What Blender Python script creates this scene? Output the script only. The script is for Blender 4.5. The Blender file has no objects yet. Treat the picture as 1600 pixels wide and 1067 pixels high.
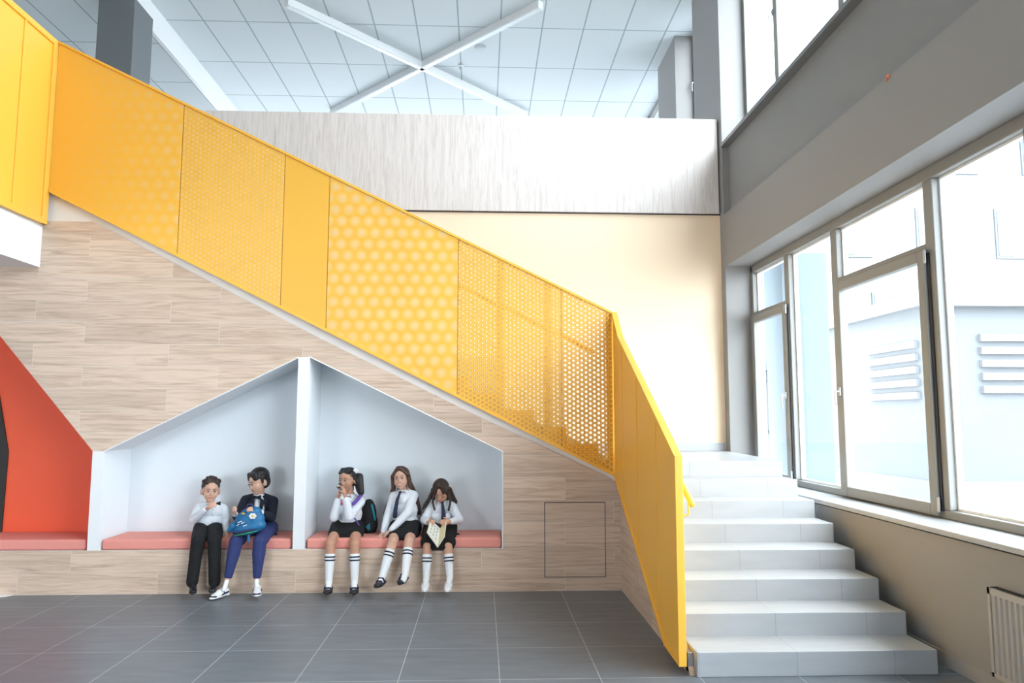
import bpy, bmesh, math, random
from mathutils import Vector, Matrix, Euler

random.seed(7)
SC = bpy.context.scene
COL = SC.collection
R = math.radians

# ---------------------------------------------------------------- camera
cam_data = bpy.data.cameras.new('camera')
cam = bpy.data.objects.new('camera', cam_data)
COL.objects.link(cam)
cam_data.sensor_width = 36.0
cam_data.lens = 25.8
cam_data.clip_end = 300
cam.matrix_world = (Matrix.Translation((0, 0, 1.5487)) @ Matrix.Rotation(-0.0402, 4, 'Z')
                    @ Matrix.Rotation(math.pi / 2 + 0.1026, 4, 'X') @ Matrix.Rotation(0.0014, 4, 'Z'))
SC.camera = cam

# ---------------------------------------------------------------- world, exposure
world = bpy.data.worlds.new('sky')
SC.world = world
world.use_nodes = True
bg = world.node_tree.nodes['Background']
bg.inputs[0].default_value = (0.84, 0.92, 1.0, 1)
bg.inputs[1].default_value = 6.5
SC.view_settings.view_transform = 'Standard'
SC.view_settings.look = 'None'
SC.view_settings.gamma = 1
SC.view_settings.use_curve_mapping = False
SC.view_settings.exposure = 1.30
SC.cycles.use_denoising = True
SC.cycles.max_bounces = 10
SC.cycles.diffuse_bounces = 6
SC.cycles.transparent_max_bounces = 16
SC.cycles.sample_clamp_indirect = 8

def portal(name, loc, rot, sx, sy):
    d = bpy.data.lights.new(name, 'AREA'); d.shape = 'RECTANGLE'; d.size = sx; d.size_y = sy
    d.cycles.is_portal = True
    o = bpy.data.objects.new(name, d); COL.objects.link(o); o.location = loc; o.rotation_euler = rot
    return o
# daylight portals in window openings and in two added unseen ones (they only guide sampling, they give no light)
portal('daylight_lower', (3.33, 3.3, 2.1), (0, R(90), 0), 2.6, 10.7)
portal('daylight_upper', (3.33, 3.3, 6.1), (0, R(90), 0), 2.5, 10.7)
portal('daylight_front', (-6.5, -4.0, 1.5), (R(90), 0, 0), 3.0, 2.0)
portal('daylight_back', (3.33, 12.6, 6.1), (0, R(90), 0), 2.5, 6.2)
portal('daylight_far', (-2.5, 15.9, 5.1), (R(-90), 0, 0), 8.0, 0.8)

# ---------------------------------------------------------------- materials
MATS = {}
def mat(name, col, rough=0.5, metal=0.0, bump=0.0, bscale=60.0, spec=0.5, vary=0.0):
    if name in MATS: return MATS[name]
    m = bpy.data.materials.new(name); m.use_nodes = True
    nt = m.node_tree; b = nt.nodes['Principled BSDF']
    b.inputs['Base Color'].default_value = (*col, 1)
    b.inputs['Roughness'].default_value = rough
    b.inputs['Metallic'].default_value = metal
    b.inputs['Specular IOR Level'].default_value = spec
    if bump or vary:
        geo = nt.nodes.new('ShaderNodeNewGeometry')
        n = nt.nodes.new('ShaderNodeTexNoise'); n.inputs['Scale'].default_value = bscale; n.inputs['Detail'].default_value = 4
        nt.links.new(geo.outputs['Position'], n.inputs['Vector'])
        if bump:
            bp = nt.nodes.new('ShaderNodeBump'); bp.inputs['Strength'].default_value = bump; bp.inputs['Distance'].default_value = 0.01
            nt.links.new(n.outputs['Fac'], bp.inputs['Height']); nt.links.new(bp.outputs['Normal'], b.inputs['Normal'])
        if vary:
            mx = nt.nodes.new('ShaderNodeMix'); mx.data_type = 'RGBA'
            mx.inputs[6].default_value = (*[c * (1 - vary) for c in col], 1)
            mx.inputs[7].default_value = (*[min(1, c * (1 + vary)) for c in col], 1)
            nt.links.new(n.outputs['Fac'], mx.inputs[0]); nt.links.new(mx.outputs[2], b.inputs['Base Color'])
    MATS[name] = m
    return m

def N(nt, t, **kw):
    n = nt.nodes.new(t)
    for k, v in kw.items():
        if hasattr(n, k): setattr(n, k, v)
        else: n.inputs[k].default_value = v
    return n

def vec_xyz(nt, src, order, scale=(1, 1, 1), off=(0, 0, 0)):
    """reorders and scales the axes of a position"""
    s = N(nt, 'ShaderNodeSeparateXYZ'); c = N(nt, 'ShaderNodeCombineXYZ')
    nt.links.new(src, s.inputs[0])
    for i, a in enumerate(order):
        if a is None: continue
        m = N(nt, 'ShaderNodeMath', operation='MULTIPLY_ADD'); m.inputs[1].default_value = scale[i]; m.inputs[2].default_value = off[i]
        nt.links.new(s.outputs['XYZ'.index(a)], m.inputs[0]); nt.links.new(m.outputs[0], c.inputs[i])
    return c.outputs[0]

def wood_mat(name, light, dark, grain='XZ', plank=None, mortar=(0.68, 0.62, 0.55), gs=1.0):
    """wood-look cladding; grain runs along the first axis; plank=(length, height)"""
    m = bpy.data.materials.new(name); m.use_nodes = True; nt = m.node_tree; L = nt.links
    b = nt.nodes['Principled BSDF']; b.inputs['Roughness'].default_value = 0.45
    geo = N(nt, 'ShaderNodeNewGeometry')
    a, c = grain
    v = vec_xyz(nt, geo.outputs['Position'], (a, c, None))
    perp = vec_xyz(nt, geo.outputs['Position'], (a, c, None), (0.55 * gs, 9.0 * gs, 1))
    fine = vec_xyz(nt, geo.outputs['Position'], (a, c, None), (3.0 * gs, 70.0 * gs, 1))
    if plank:
        br = N(nt, 'ShaderNodeTexBrick', offset=0.37, offset_frequency=2)
        br.inputs['Scale'].default_value = 1; br.inputs['Mortar Size'].default_value = 0.0016
        br.inputs['Brick Width'].default_value = plank[0]; br.inputs['Row Height'].default_value = plank[1]
        br.inputs['Color1'].default_value = (0, 0, 0, 1); br.inputs['Color2'].default_value = (1, 1, 1, 1); br.inputs['Bias'].default_value = 0
        L.new(v, br.inputs['Vector'])
        # shift grain per plank
        sh = N(nt, 'ShaderNodeVectorMath', operation='SCALE'); sh.inputs['Scale'].default_value = 13.7
        L.new(br.outputs['Color'], sh.inputs[0])
        ad = N(nt, 'ShaderNodeVectorMath', operation='ADD'); L.new(perp, ad.inputs[0]); L.new(sh.outputs[0], ad.inputs[1]); perp = ad.outputs[0]
    n1 = N(nt, 'ShaderNodeTexNoise'); n1.inputs['Scale'].default_value = 2.2; n1.inputs['Detail'].default_value = 6; n1.inputs['Distortion'].default_value = 1.6
    L.new(perp, n1.inputs['Vector'])
    n2 = N(nt, 'ShaderNodeTexNoise'); n2.inputs['Scale'].default_value = 2.0; n2.inputs['Detail'].default_value = 3
    L.new(fine, n2.inputs['Vector'])
    mm = N(nt, 'ShaderNodeMath', operation='MULTIPLY_ADD'); mm.inputs[1].default_value = 0.35
    L.new(n2.outputs['Fac'], mm.inputs[0])
    m3 = N(nt, 'ShaderNodeMath', operation='MULTIPLY'); m3.inputs[1].default_value = 0.75; L.new(n1.outputs['Fac'], m3.inputs[0]); L.new(m3.outputs[0], mm.inputs[2])
    cr = N(nt, 'ShaderNodeValToRGB'); cr.color_ramp.elements[0].position = 0.38; cr.color_ramp.elements[0].color = (*dark, 1)
    cr.color_ramp.elements[1].position = 0.62; cr.color_ramp.elements[1].color = (*light, 1)
    L.new(mm.outputs[0], cr.inputs[0])
    out = cr.outputs[0]
    if plank:
        hv = N(nt, 'ShaderNodeMix', data_type='RGBA', blend_type='MULTIPLY'); hv.inputs[0].default_value = 1
        mr = N(nt, 'ShaderNodeMapRange'); mr.inputs[3].default_value = 0.9; mr.inputs[4].default_value = 1.06
        sp = N(nt, 'ShaderNodeSeparateColor'); L.new(br.outputs['Color'], sp.inputs[0]); L.new(sp.outputs[0], mr.inputs[0])
        L.new(out, hv.inputs[6]); L.new(mr.outputs[0], hv.inputs[7])
        mx = N(nt, 'ShaderNodeMix', data_type='RGBA'); mx.inputs[7].default_value = (*mortar, 1)
        L.new(hv.outputs[2], mx.inputs[6]); L.new(br.outputs['Fac'], mx.inputs[0]); out = mx.outputs[2]
    L.new(out, b.inputs['Base Color'])
    return m

def tile_mat(name, col, grout, axes='XY', size=(0.6, 0.6), off=(0, 0), line=0.003, rough=0.35, vary=0.12, offset=0.0, bump=0.0, streak=(1.2, 6)):
    m = bpy.data.materials.new(name); m.use_nodes = True; nt = m.node_tree; L = nt.links
    b = nt.nodes['Principled BSDF']; b.inputs['Roughness'].default_value = rough
    geo = N(nt, 'ShaderNodeNewGeometry')
    v = vec_xyz(nt, geo.outputs['Position'], (axes[0], axes[1], None), (1, 1, 1), (off[0], off[1], 0))
    br = N(nt, 'ShaderNodeTexBrick', offset=offset, offset_frequency=2)
    br.inputs['Scale'].default_value = 1; br.inputs['Mortar Size'].default_value = line; br.inputs['Mortar Smooth'].default_value = 0.1
    br.inputs['Brick Width'].default_value = size[0]; br.inputs['Row Height'].default_value = size[1]
    c1 = [c * (1 - vary * 0.4) for c in col]; c2 = [min(1, c * (1 + vary * 0.4)) for c in col]
    br.inputs['Color1'].default_value = (*c1, 1); br.inputs['Color2'].default_value = (*c2, 1); br.inputs['Mortar'].default_value = (*grout, 1)
    L.new(v, br.inputs['Vector'])
    n = N(nt, 'ShaderNodeTexNoise'); n.inputs['Scale'].default_value = 2.5; n.inputs['Detail'].default_value = 6
    sv = vec_xyz(nt, geo.outputs['Position'], ('X', 'Y', 'Z'), (streak[0], streak[1], streak[1])); L.new(sv, n.inputs['Vector'])
    mr = N(nt, 'ShaderNodeMapRange'); mr.inputs[1].default_value = 0.3; mr.inputs[2].default_value = 0.7
    mr.inputs[3].default_value = 1 - vary; mr.inputs[4].default_value = 1 + vary
    L.new(n.outputs['Fac'], mr.inputs[0])
    mx = N(nt, 'ShaderNodeMix', data_type='RGBA', blend_type='MULTIPLY'); mx.inputs[0].default_value = 1
    L.new(br.outputs['Color'], mx.inputs[6]); L.new(mr.outputs[0], mx.inputs[7]); L.new(mx.outputs[2], b.inputs['Base Color'])
    return m

def perforated_mat(name, col, pitch, base, amp, rad=0.3, soft=0.16, fade=None, rot=False, edge=0.6):
    """sheet steel punched with a hexagonal pattern of holes; base = opening of the fine perforation everywhere, edge = brightness painted on the dots"""
    m = bpy.data.materials.new(name); m.use_nodes = True; nt = m.node_tree; L = nt.links
    b = nt.nodes['Principled BSDF']; b.inputs['Base Color'].default_value = (*col, 1); b.inputs['Roughness'].default_value = 0.4
    geo = N(nt, 'ShaderNodeNewGeometry')
    sx, sz = (pitch, pitch * 1.732) if not rot else (pitch * 1.732, pitch)
    def cell(off):
        v = vec_xyz(nt, geo.outputs['Position'], ('X', 'Z', None), (1 / sx, 1 / sz, 1), (off, off, 0))
        fr = N(nt, 'ShaderNodeVectorMath', operation='FRACTION'); L.new(v, fr.inputs[0])
        sb = N(nt, 'ShaderNodeVectorMath', operation='SUBTRACT'); sb.inputs[1].default_value = (0.5, 0.5, 0); L.new(fr.outputs[0], sb.inputs[0])
        ml = N(nt, 'ShaderNodeVectorMath', operation='MULTIPLY'); ml.inputs[1].default_value = (sx / pitch, sz / pitch, 0); L.new(sb.outputs[0], ml.inputs[0])
        ln = N(nt, 'ShaderNodeVectorMath', operation='LENGTH'); L.new(ml.outputs[0], ln.inputs[0])
        return ln.outputs['Value']
    mn = N(nt, 'ShaderNodeMath', operation='MINIMUM'); L.new(cell(0.0), mn.inputs[0]); L.new(cell(0.5), mn.inputs[1])
    mr = N(nt, 'ShaderNodeMapRange', interpolation_type='SMOOTHSTEP'); mr.inputs[1].default_value = rad - soft; mr.inputs[2].default_value = rad + soft
    mr.inputs[3].default_value = amp; mr.inputs[4].default_value = 0
    L.new(mn.outputs[0], mr.inputs[0]); o = mr.outputs[0]
    if fade:
        s = N(nt, 'ShaderNodeSeparateXYZ'); L.new(geo.outputs['Position'], s.inputs[0])
        f = N(nt, 'ShaderNodeMapRange'); f.inputs[1].default_value = fade[0]; f.inputs[2].default_value = fade[1]
        L.new(s.outputs[0], f.inputs[0])
        nn = N(nt, 'ShaderNodeTexNoise'); nn.inputs['Scale'].default_value = 5; L.new(geo.outputs['Position'], nn.inputs['Vector'])
        q = N(nt, 'ShaderNodeMath', operation='MULTIPLY'); L.new(f.outputs[0], q.inputs[0]); L.new(nn.outputs['Fac'], q.inputs[1])
        p = N(nt, 'ShaderNodeMath', operation='MULTIPLY'); L.new(o, p.inputs[0]); L.new(q.outputs[0], p.inputs[1]); o = p.outputs[0]
    ad = N(nt, 'ShaderNodeMath', operation='ADD'); ad.inputs[1].default_value = base; ad.use_clamp = True; L.new(o, ad.inputs[0])
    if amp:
        lit_tint = N(nt, 'ShaderNodeMix', data_type='RGBA'); lit_tint.inputs[6].default_value = (*col, 1); lit_tint.inputs[7].default_value = (0.90, 0.66, 0.32, 1)  # paler colour on the dots, painted in for light through the holes
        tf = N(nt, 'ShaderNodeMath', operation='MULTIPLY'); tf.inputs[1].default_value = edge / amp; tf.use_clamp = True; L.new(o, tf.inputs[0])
        L.new(tf.outputs[0], lit_tint.inputs[0]); L.new(lit_tint.outputs[2], b.inputs['Base Color'])
    tr = N(nt, 'ShaderNodeBsdfTransparent'); ms = N(nt, 'ShaderNodeMixShader')
    L.new(ad.outputs[0], ms.inputs[0]); L.new(b.outputs[0], ms.inputs[1]); L.new(tr.outputs[0], ms.inputs[2])
    L.new(ms.outputs[0], nt.nodes['Material Output'].inputs[0])
    return m

YEL = (0.89, 0.48, 0.06)
M_yellow = mat('yellow_paint', YEL, 0.38)
M_ywhite = mat('white_plaster', (0.82, 0.82, 0.82), 0.6, bump=0.03)
M_niche = mat('pale_grey_paint', (0.75, 0.79, 0.815), 0.6, bump=0.03)
M_orange = mat('orange_paint', (0.88, 0.11, 0.035), 0.55, bump=0.03)
M_peach = mat('cream_paint', (0.93, 0.73, 0.52), 0.5, bump=0.02)
M_grey = mat('grey_wall_paint', (0.28, 0.27, 0.262), 0.6, bump=0.05, bscale=120, vary=0.03)
M_frame = mat('grey_window_profile', (0.24, 0.235, 0.22), 0.4)
M_dark = mat('dark_gasket', (0.03, 0.03, 0.035), 0.5)
M_sill = mat('grey_sill', (0.42, 0.43, 0.44), 0.3)
M_steel = mat('brushed_steel', (0.45, 0.46, 0.47), 0.3, 0.8)
M_column = mat('dark_grey_column_paint', (0.15, 0.16, 0.165), 0.6)
M_wood = wood_mat('oak_tile_cladding', (0.67, 0.51, 0.39), (0.47, 0.33, 0.235), 'XZ', (1.2, 0.2))
M_wood_side = wood_mat('oak_tile_side', (0.67, 0.51, 0.39), (0.47, 0.33, 0.235), 'YZ', (1.2, 0.2))
M_laminate = wood_mat('pale_vertical_laminate', (0.73, 0.665, 0.625), (0.58, 0.51, 0.47), 'ZX', None, gs=1.4)
M_floor = tile_mat('dark_floor_tile', (0.15, 0.165, 0.185), (0.42, 0.44, 0.46), 'XY', (0.6, 0.6), (2.8874, -5.7344 + 6), line=0.0028, rough=0.38, vary=0.13)
M_step = tile_mat('pale_stair_tile', (0.40, 0.415, 0.43), (0.25, 0.25, 0.25), 'XZ', (0.6, 50), (-1.307 + 6, 25), line=0.0016, rough=0.35, vary=0.05)
M_ceil = tile_mat('ceiling_tile', (0.64, 0.68, 0.69), (0.33, 0.39, 0.39), 'XY', (0.628, 1.265), (1.642 + 6.28, -10.5 + 12.65), line=0.012, rough=0.8, vary=0.02, streak=(40, 40))
M_cushion = mat('coral_fabric', (0.78, 0.30, 0.245), 0.9, bump=0.3, bscale=300, vary=0.10)
M_white = mat('white_enamel', (0.80, 0.80, 0.80), 0.4)
M_glass = bpy.data.materials.new('window_glass'); M_glass.use_nodes = True
_nt = M_glass.node_tree
_tr = N(_nt, 'ShaderNodeBsdfTransparent'); _tr.inputs[0].default_value = (0.95, 0.97, 0.97, 1)
_gl = N(_nt, 'ShaderNodeBsdfGlossy'); _gl.inputs['Roughness'].default_value = 0.02
_fr = N(_nt, 'ShaderNodeFresnel'); _fr.inputs[0].default_value = 1.45
_ms = N(_nt, 'ShaderNodeMixShader')
_nt.nodes.remove(_fr); _ms.inputs[0].default_value = 0.04; _nt.links.new(_tr.outputs[0], _ms.inputs[1]); _nt.links.new(_gl.outputs[0], _ms.inputs[2])
_nt.links.new(_ms.outputs[0], _nt.nodes['Material Output'].inputs[0])

# ---------------------------------------------------------------- geometry helpers
class MB:
    def __init__(s): s.v = []; s.f = []
    def add(s, vs, fs):
        o = len(s.v); s.v += [tuple(v) for v in vs]; s.f += [tuple(i + o for i in f) for f in fs]; return s
    def box(s, x0, x1, y0, y1, z0, z1):
        x0, x1 = sorted((x0, x1)); y0, y1 = sorted((y0, y1)); z0, z1 = sorted((z0, z1))
        return s.add([(x, y, z) for z in (z0, z1) for y in (y0, y1) for x in (x0, x1)],
                     [(0, 2, 3, 1), (4, 5, 7, 6), (0, 1, 5, 4), (2, 6, 7, 3), (0, 4, 6, 2), (1, 3, 7, 5)])
    def prism(s, pts, axis, a, b):
        """extrude a 2-D polygon along axis between a and b; pts are the other two coordinates in x,y,z order"""
        def mk(p, t):
            if axis == 'Y': return (p[0], t, p[1])
            if axis == 'X': return (t, p[0], p[1])
            return (p[0], p[1], t)
        n = len(pts); vs = [mk(p, a) for p in pts] + [mk(p, b) for p in pts]
        return s.add(vs, [tuple(range(n)), tuple(range(2 * n - 1, n - 1, -1))] + [(i, i + n, (i + 1) % n + n, (i + 1) % n) for i in range(n)])
    def cap(s, p0, p1, r0, r1=None, seg=12, sq=None):
        """tapered capsule; sq=(direction, factor) flattens the section along a direction"""
        r1 = r0 if r1 is None else r1
        p0 = Vector(p0); p1 = Vector(p1); d = p1 - p0; L = d.length
        d = d / L if L > 1e-6 else Vector((0, 0, 1))
        u = d.orthogonal().normalized(); w = d.cross(u)
        rings = []
        for k in range(1, 4): a = k * math.pi / 8; rings.append((p0 - d * r0 * math.cos(a), r0 * math.sin(a)))
        rings.append((p0, r0)); rings.append((p1, r1))
        for k in (3, 2, 1): a = k * math.pi / 8; rings.append((p1 + d * r1 * math.cos(a), r1 * math.sin(a)))
        vs = [p0 - d * r0]
        for c, r in rings:
            for i in range(seg):
                a = 2 * math.pi * i / seg; vs.append(c + (u * math.cos(a) + w * math.sin(a)) * r)
        vs.append(p1 + d * r1)
        if sq:
            sd = Vector(sq[0]).normalized(); k = sq[1]; mid = p0
            nv = []
            for q in vs:
                t = (q - p0).dot(d); c = p0 + d * t; e = q - c; nv.append(c + e - sd * e.dot(sd) * (1 - k))
            vs = nv
        fs = [(0, 1 + (i + 1) % seg, 1 + i) for i in range(seg)]
        for r in range(len(rings) - 1):
            for i in range(seg):
                a = 1 + r * seg; j = (i + 1) % seg; fs.append((a + i, a + j, a + seg + j, a + seg + i))
        a = 1 + (len(rings) - 1) * seg; e = len(vs) - 1
        fs += [(a + i, a + (i + 1) % seg, e) for i in range(seg)]
        return s.add(vs, fs)
    def tube(s, pts, r, seg=10):
        for a, b in zip(pts, pts[1:]): s.cap(a, b, r, r, seg)
        return s
    def ell(s, c, r, M=None, nu=16, nv=10):
        c = Vector(c); vs = []; M = M or Matrix.Identity(3)
        vs.append(c + M @ Vector((0, 0, -r[2])))
        for j in range(1, nv):
            t = -math.pi / 2 + math.pi * j / nv
            for i in range(nu):
                a = 2 * math.pi * i / nu
                vs.append(c + M @ Vector((r[0] * math.cos(t) * math.cos(a), r[1] * math.cos(t) * math.sin(a), r[2] * math.sin(t))))
        vs.append(c + M @ Vector((0, 0, r[2])))
        fs = [(0, 1 + (i + 1) % nu, 1 + i) for i in range(nu)]
        for j in range(nv - 2):
            for i in range(nu):
                k = (i + 1) % nu; a = 1 + j * nu; fs.append((a + i, a + k, a + nu + k, a + nu + i))
        a = 1 + (nv - 2) * nu; e = len(vs) - 1
        fs += [(a + i, a + (i + 1) % nu, e) for i in range(nu)]
        return s.add(vs, fs)
    def obox(s, c, size, M):
        c = Vector(c); h = [q / 2 for q in size]
        vs = [c + M @ Vector((x * h[0], y * h[1], z * h[2])) for z in (-1, 1) for y in (-1, 1) for x in (-1, 1)]
        return s.add(vs, [(0, 2, 3, 1), (4, 5, 7, 6), (0, 1, 5, 4), (2, 6, 7, 3), (0, 4, 6, 2), (1, 3, 7, 5)])

def origin_of(o):
    p = Vector((0, 0, 0))
    while o is not None: p += o.location; o = o.parent
    return p

def build(name, mb, m, parent=None, bevel=0.0, voxel=0.0, smooth=False, iters=4, label=None):
    """links the collected shapes as ONE mesh object (vertices are given in world coordinates)"""
    off = origin_of(parent)
    me = bpy.data.meshes.new(name)
    me.from_pydata([tuple(Vector(v) - off) for v in mb.v], [], mb.f); me.update()
    bm = bmesh.new(); bm.from_mesh(me); bmesh.ops.recalc_face_normals(bm, faces=bm.faces[:]); bm.to_mesh(me); bm.free()
    o = bpy.data.objects.new(name, me); COL.objects.link(o)
    if m: me.materials.append(m)
    if parent: o.parent = parent
    if voxel:
        r = o.modifiers.new('remesh', 'REMESH'); r.mode = 'VOXEL'; r.voxel_size = voxel; r.use_smooth_shade = True
        sm = o.modifiers.new('smooth', 'SMOOTH'); sm.factor = 0.5; sm.iterations = iters
    if bevel:
        b = o.modifiers.new('bevel', 'BEVEL'); b.width = bevel; b.segments = 3; b.limit_method = 'ANGLE'
    if smooth: me.polygons.foreach_set('use_smooth', [True] * len(me.polygons))
    if label: o['label'] = label
    return o

def empty(name, loc, label=None, cat=None, group=None, kind=None):
    o = bpy.data.objects.new(name, None); COL.objects.link(o); o.location = loc; o.empty_display_size = 0.1
    return tag(o, label, cat, group, kind)

def tag(o, label=None, cat=None, group=None, kind=None):
    if label: o['label'] = label
    if cat: o['category'] = cat
    if group: o['group'] = group
    if kind: o['kind'] = kind
    return o

def struct(name, mb, m, label=None, cat=None, parent=None, bevel=0.0):
    o = build(name, mb, m, parent, bevel)
    if parent is None: tag(o, label, cat, None, 'structure')
    return o
# ================================================================ the room
XW, XF = 2.92, 3.22          # inner face of the window wall, inner face of the window frames
YB = 8.75                    # back wall behind the stairs
YC = 6.75                    # face of the wood-clad wall with the niches
ZC = 7.38

struct('floor', MB().box(-9, 3.3, -4, 7.4, -0.12, 0), M_floor, 'dark grey large tiled floor with thin pale joints', 'floor')
struct('trim_1', MB().prism([(-4.9, 6.749), (-4.9, 6.1), (-4.45, 6.35), (-4.07, 6.749)], 'Z', 0.0, 0.004), M_ywhite,
       'pale corner of flooring at the far left foot of the bench', 'floor trim')

# upper ceiling: high field and, left of a step, a lower field
struct('ceiling', MB().box(-4.76, XF + 0.2, 8.6, 16, ZC, ZC + 0.15), M_ceil, 'white gridded tile ceiling of the upper floor', 'ceiling')
struct('ceiling_left', MB().box(-10, -4.76, 8.6, 16, 7.01, ZC + 0.15), M_ceil, 'lower field of gridded ceiling behind the dark column', 'ceiling')
struct('trim_2', MB().box(-4.762, -4.70, 8.6, 16, 6.99, ZC), M_white, 'white painted step between the two ceiling levels', 'ceiling step')
struct('ceiling_front', MB().box(-10, XF + 0.3, -4, 8.6, ZC, ZC + 0.15), M_ceil, 'ceiling over the entrance hall', 'ceiling')
# back wall under the parapet, upper floor slab, parapet
struct('wall_back', MB().box(-7, XW + 0.4, YB, YB + 0.15, 0, 4.03), M_peach, 'cream painted wall behind the stairs', 'wall')
struct('wall_parapet', MB().box(-7, 2.895, 8.70, 8.86, 4.040, 5.24), M_laminate, 'pale wood laminate parapet of the upper floor', 'parapet')
struct('trim_3', MB().box(-7, 2.92, 8.735, 8.87, 4.029, 4.040), M_dark, 'dark shadow joint under the wooden parapet', 'joint')
struct('baseboard_back', MB().box(-2, 2.90, 8.735, YB, 1.15, 1.245), M_sill, 'pale tile skirting at the foot of the cream wall', 'skirting')
struct('floor_upper', MB().box(-10, XW, 8.9, 16, 3.8, 4.0), M_step, 'floor slab of the upper storey', 'floor')
struct('wall_far', MB().box(-10, XF + 0.2, 16, 16.15, 3.8, 4.6).box(-10, -6.5, 16, 16.15, 4.6, ZC).box(1.5, XF + 0.2, 16, 16.15, 4.6, ZC).box(-6.5, 1.5, 16, 16.15, 5.5, ZC), M_ywhite, 'far wall of the upper storey', 'wall')  # opening added in this unseen wall to brighten the upper ceiling
struct('wall_left', MB().box(-9.15, -9, -4, 16, 0, ZC), M_ywhite, 'left wall of the hall', 'wall')

struct('wall_entrance', MB().box(-5, XF + 0.3, -4.15, -4, 0, ZC).box(-9, -8, -4.15, -4, 0, ZC).box(-8, -5, -4.15, -4, 2.5, ZC).box(-8, -5, -4.15, -4, 0, 0.5), M_ywhite, 'entrance wall of the hall with an unseen opening added for light', 'wall')  # opening behind the camera, added and sized for fill light
# dark column behind the parapet
struct('column', MB().box(-5.04, -4.575, 9.3, 9.83, 4.0, 7.01), M_column, 'dark grey square column rising to the ceiling behind the yellow stair screen', 'column', bevel=0.004)

# ---- window wall on the right
w = MB()
w.box(XW, XW + 0.45, -4, 8.6, 0, 0.80)                     # below the sill
w.box(XW, XW + 0.45, -4, 8.6, 3.36, 4.0)                   # head band up to the ledge
w.box(XW, XW + 0.45, 8.6, 9.7, 0, ZC)                      # pier at the back wall
w.box(XW, XW + 0.45, 10.63, 11.71, 4.0, ZC)                # second pier, upper storey
w.box(XW, XW + 0.45, 9.7, 16, 4.0, 4.9)
w.box(XW, XW + 0.45, -4, -2.1, 0.8, 3.36)
w.box(XW, XW + 0.45, -4, -2.1, 4.84, ZC)
struct('wall_right', w, M_grey, 'grey painted window wall with a ledge between the storeys', 'wall')
struct('wall_right_upper', MB().box(XW + 0.075, XW + 0.45, -4, 8.6, 4.0, 4.84), mat('shaded_grey_wall_paint', (0.235, 0.235, 0.235), 0.6, bump=0.05, bscale=120, vary=0.03), 'set-back grey band, painted darker as shade, between the ledge and the upper windows', 'wall')  # same wall, darker paint stands in for shade above the ledge
# skirting of the right wall
struct('baseboard_right', MB().box(XW - 0.012, XW, -4, 8.59, 0, 0.085), mat('tile_skirting', (0.33, 0.31, 0.29), 0.4), 'tile skirting along the window wall', 'skirting')

def handle(par, x, y, z, side=1):
    hb = MB().box(x - 0.012, x, y - 0.016, y + 0.016, z - 0.035, z + 0.035)
    hb.cap((x - 0.01, y, z), (x - 0.045, y, z), 0.009); hb.cap((x - 0.045, y, z), (x - 0.05, y, z - 0.06), 0.009)
    hb.cap((x - 0.05, y, z - 0.06), (x - 0.045, y, z - 0.13), 0.009, 0.007)
    build('handle', hb, M_steel, par, label='metal lever handle')

def ring(mb, y0, y1, z0, z1, x0, x1, w_):
    """rectangular frame in a plane of constant X"""
    mb.box(x0, x1, y0, y0 + w_, z0, z1); mb.box(x0, x1, y1 - w_, y1, z0, z1)
    mb.box(x0, x1, y0 + w_, y1 - w_, z0, z0 + w_); mb.box(x0, x1, y0 + w_, y1 - w_, z1 - w_, z1)
    return mb

# lower window band: one frame, panes and sashes between its posts
zs0, zs1 = 0.85, 3.36
posts = [8.6, 7.565, 6.51, 5.07, 4.06, 2.6, 1.5, 0.0, -1.1, -2.1]
win = empty('window_1', (XF, 5, 0.85), 'lower grey framed window band beside the stairs with two opening sashes', 'window', None, 'structure')
fr = MB()
fr.box(XF, XF + 0.08, -2.1, 8.6, zs0, zs0 + 0.06); fr.box(XF, XF + 0.08, -2.1, 8.6, zs1 - 0.09, zs1)
fr.box(XF, XF + 0.08, 8.53, 8.6, zs0, zs1)
for i, y in enumerate(posts[1:]): fr.box(XF, XF + 0.08, y - 0.055, y + 0.055, zs0 + 0.06, zs1 - 0.09)
fr.box(XF, XF + 0.08, 7.61, 8.54, 2.72, 2.79)
fr.box(XF, XF + 0.08, 5.12, 6.46, 2.74, 2.81)
fr.box(XF, XF + 0.08, 1.55, 2.55, 2.74, 2.81)
build('frame', fr, M_frame, win, bevel=0.008)
gb = MB()   # white glazing beads and outer reveal catching daylight
for (a, b, z0, z1) in [(7.62, 8.53, 2.79, 3.27), (6.565, 7.51, 0.91, 3.27), (5.125, 6.455, 2.81, 3.27), (4.115, 5.015, 0.91, 3.27), (2.655, 4.005, 0.91, 3.27),
                       (1.555, 2.545, 2.81, 3.27), (0.055, 1.445, .91, 3.27), (-1.045, -0.055, .91, 3.27)]:
    ring(gb, a, b, z0, z1, XF + 0.055, XF + 0.10, 0.018)
build('glazing_bead', gb, M_white, win)
g = MB()
for (a, b, z0, z1) in [(7.62, 8.53, 2.79, 3.27), (6.565, 7.51, 0.91, 3.27), (5.125, 6.455, 2.81, 3.27), (4.115, 5.015, 0.91, 3.27), (2.655, 4.005, 0.91, 3.27)]:
    g.box(XF + 0.064, XF + 0.068, a, b, z0, z1)
build('pane', g, M_glass, win)
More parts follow.
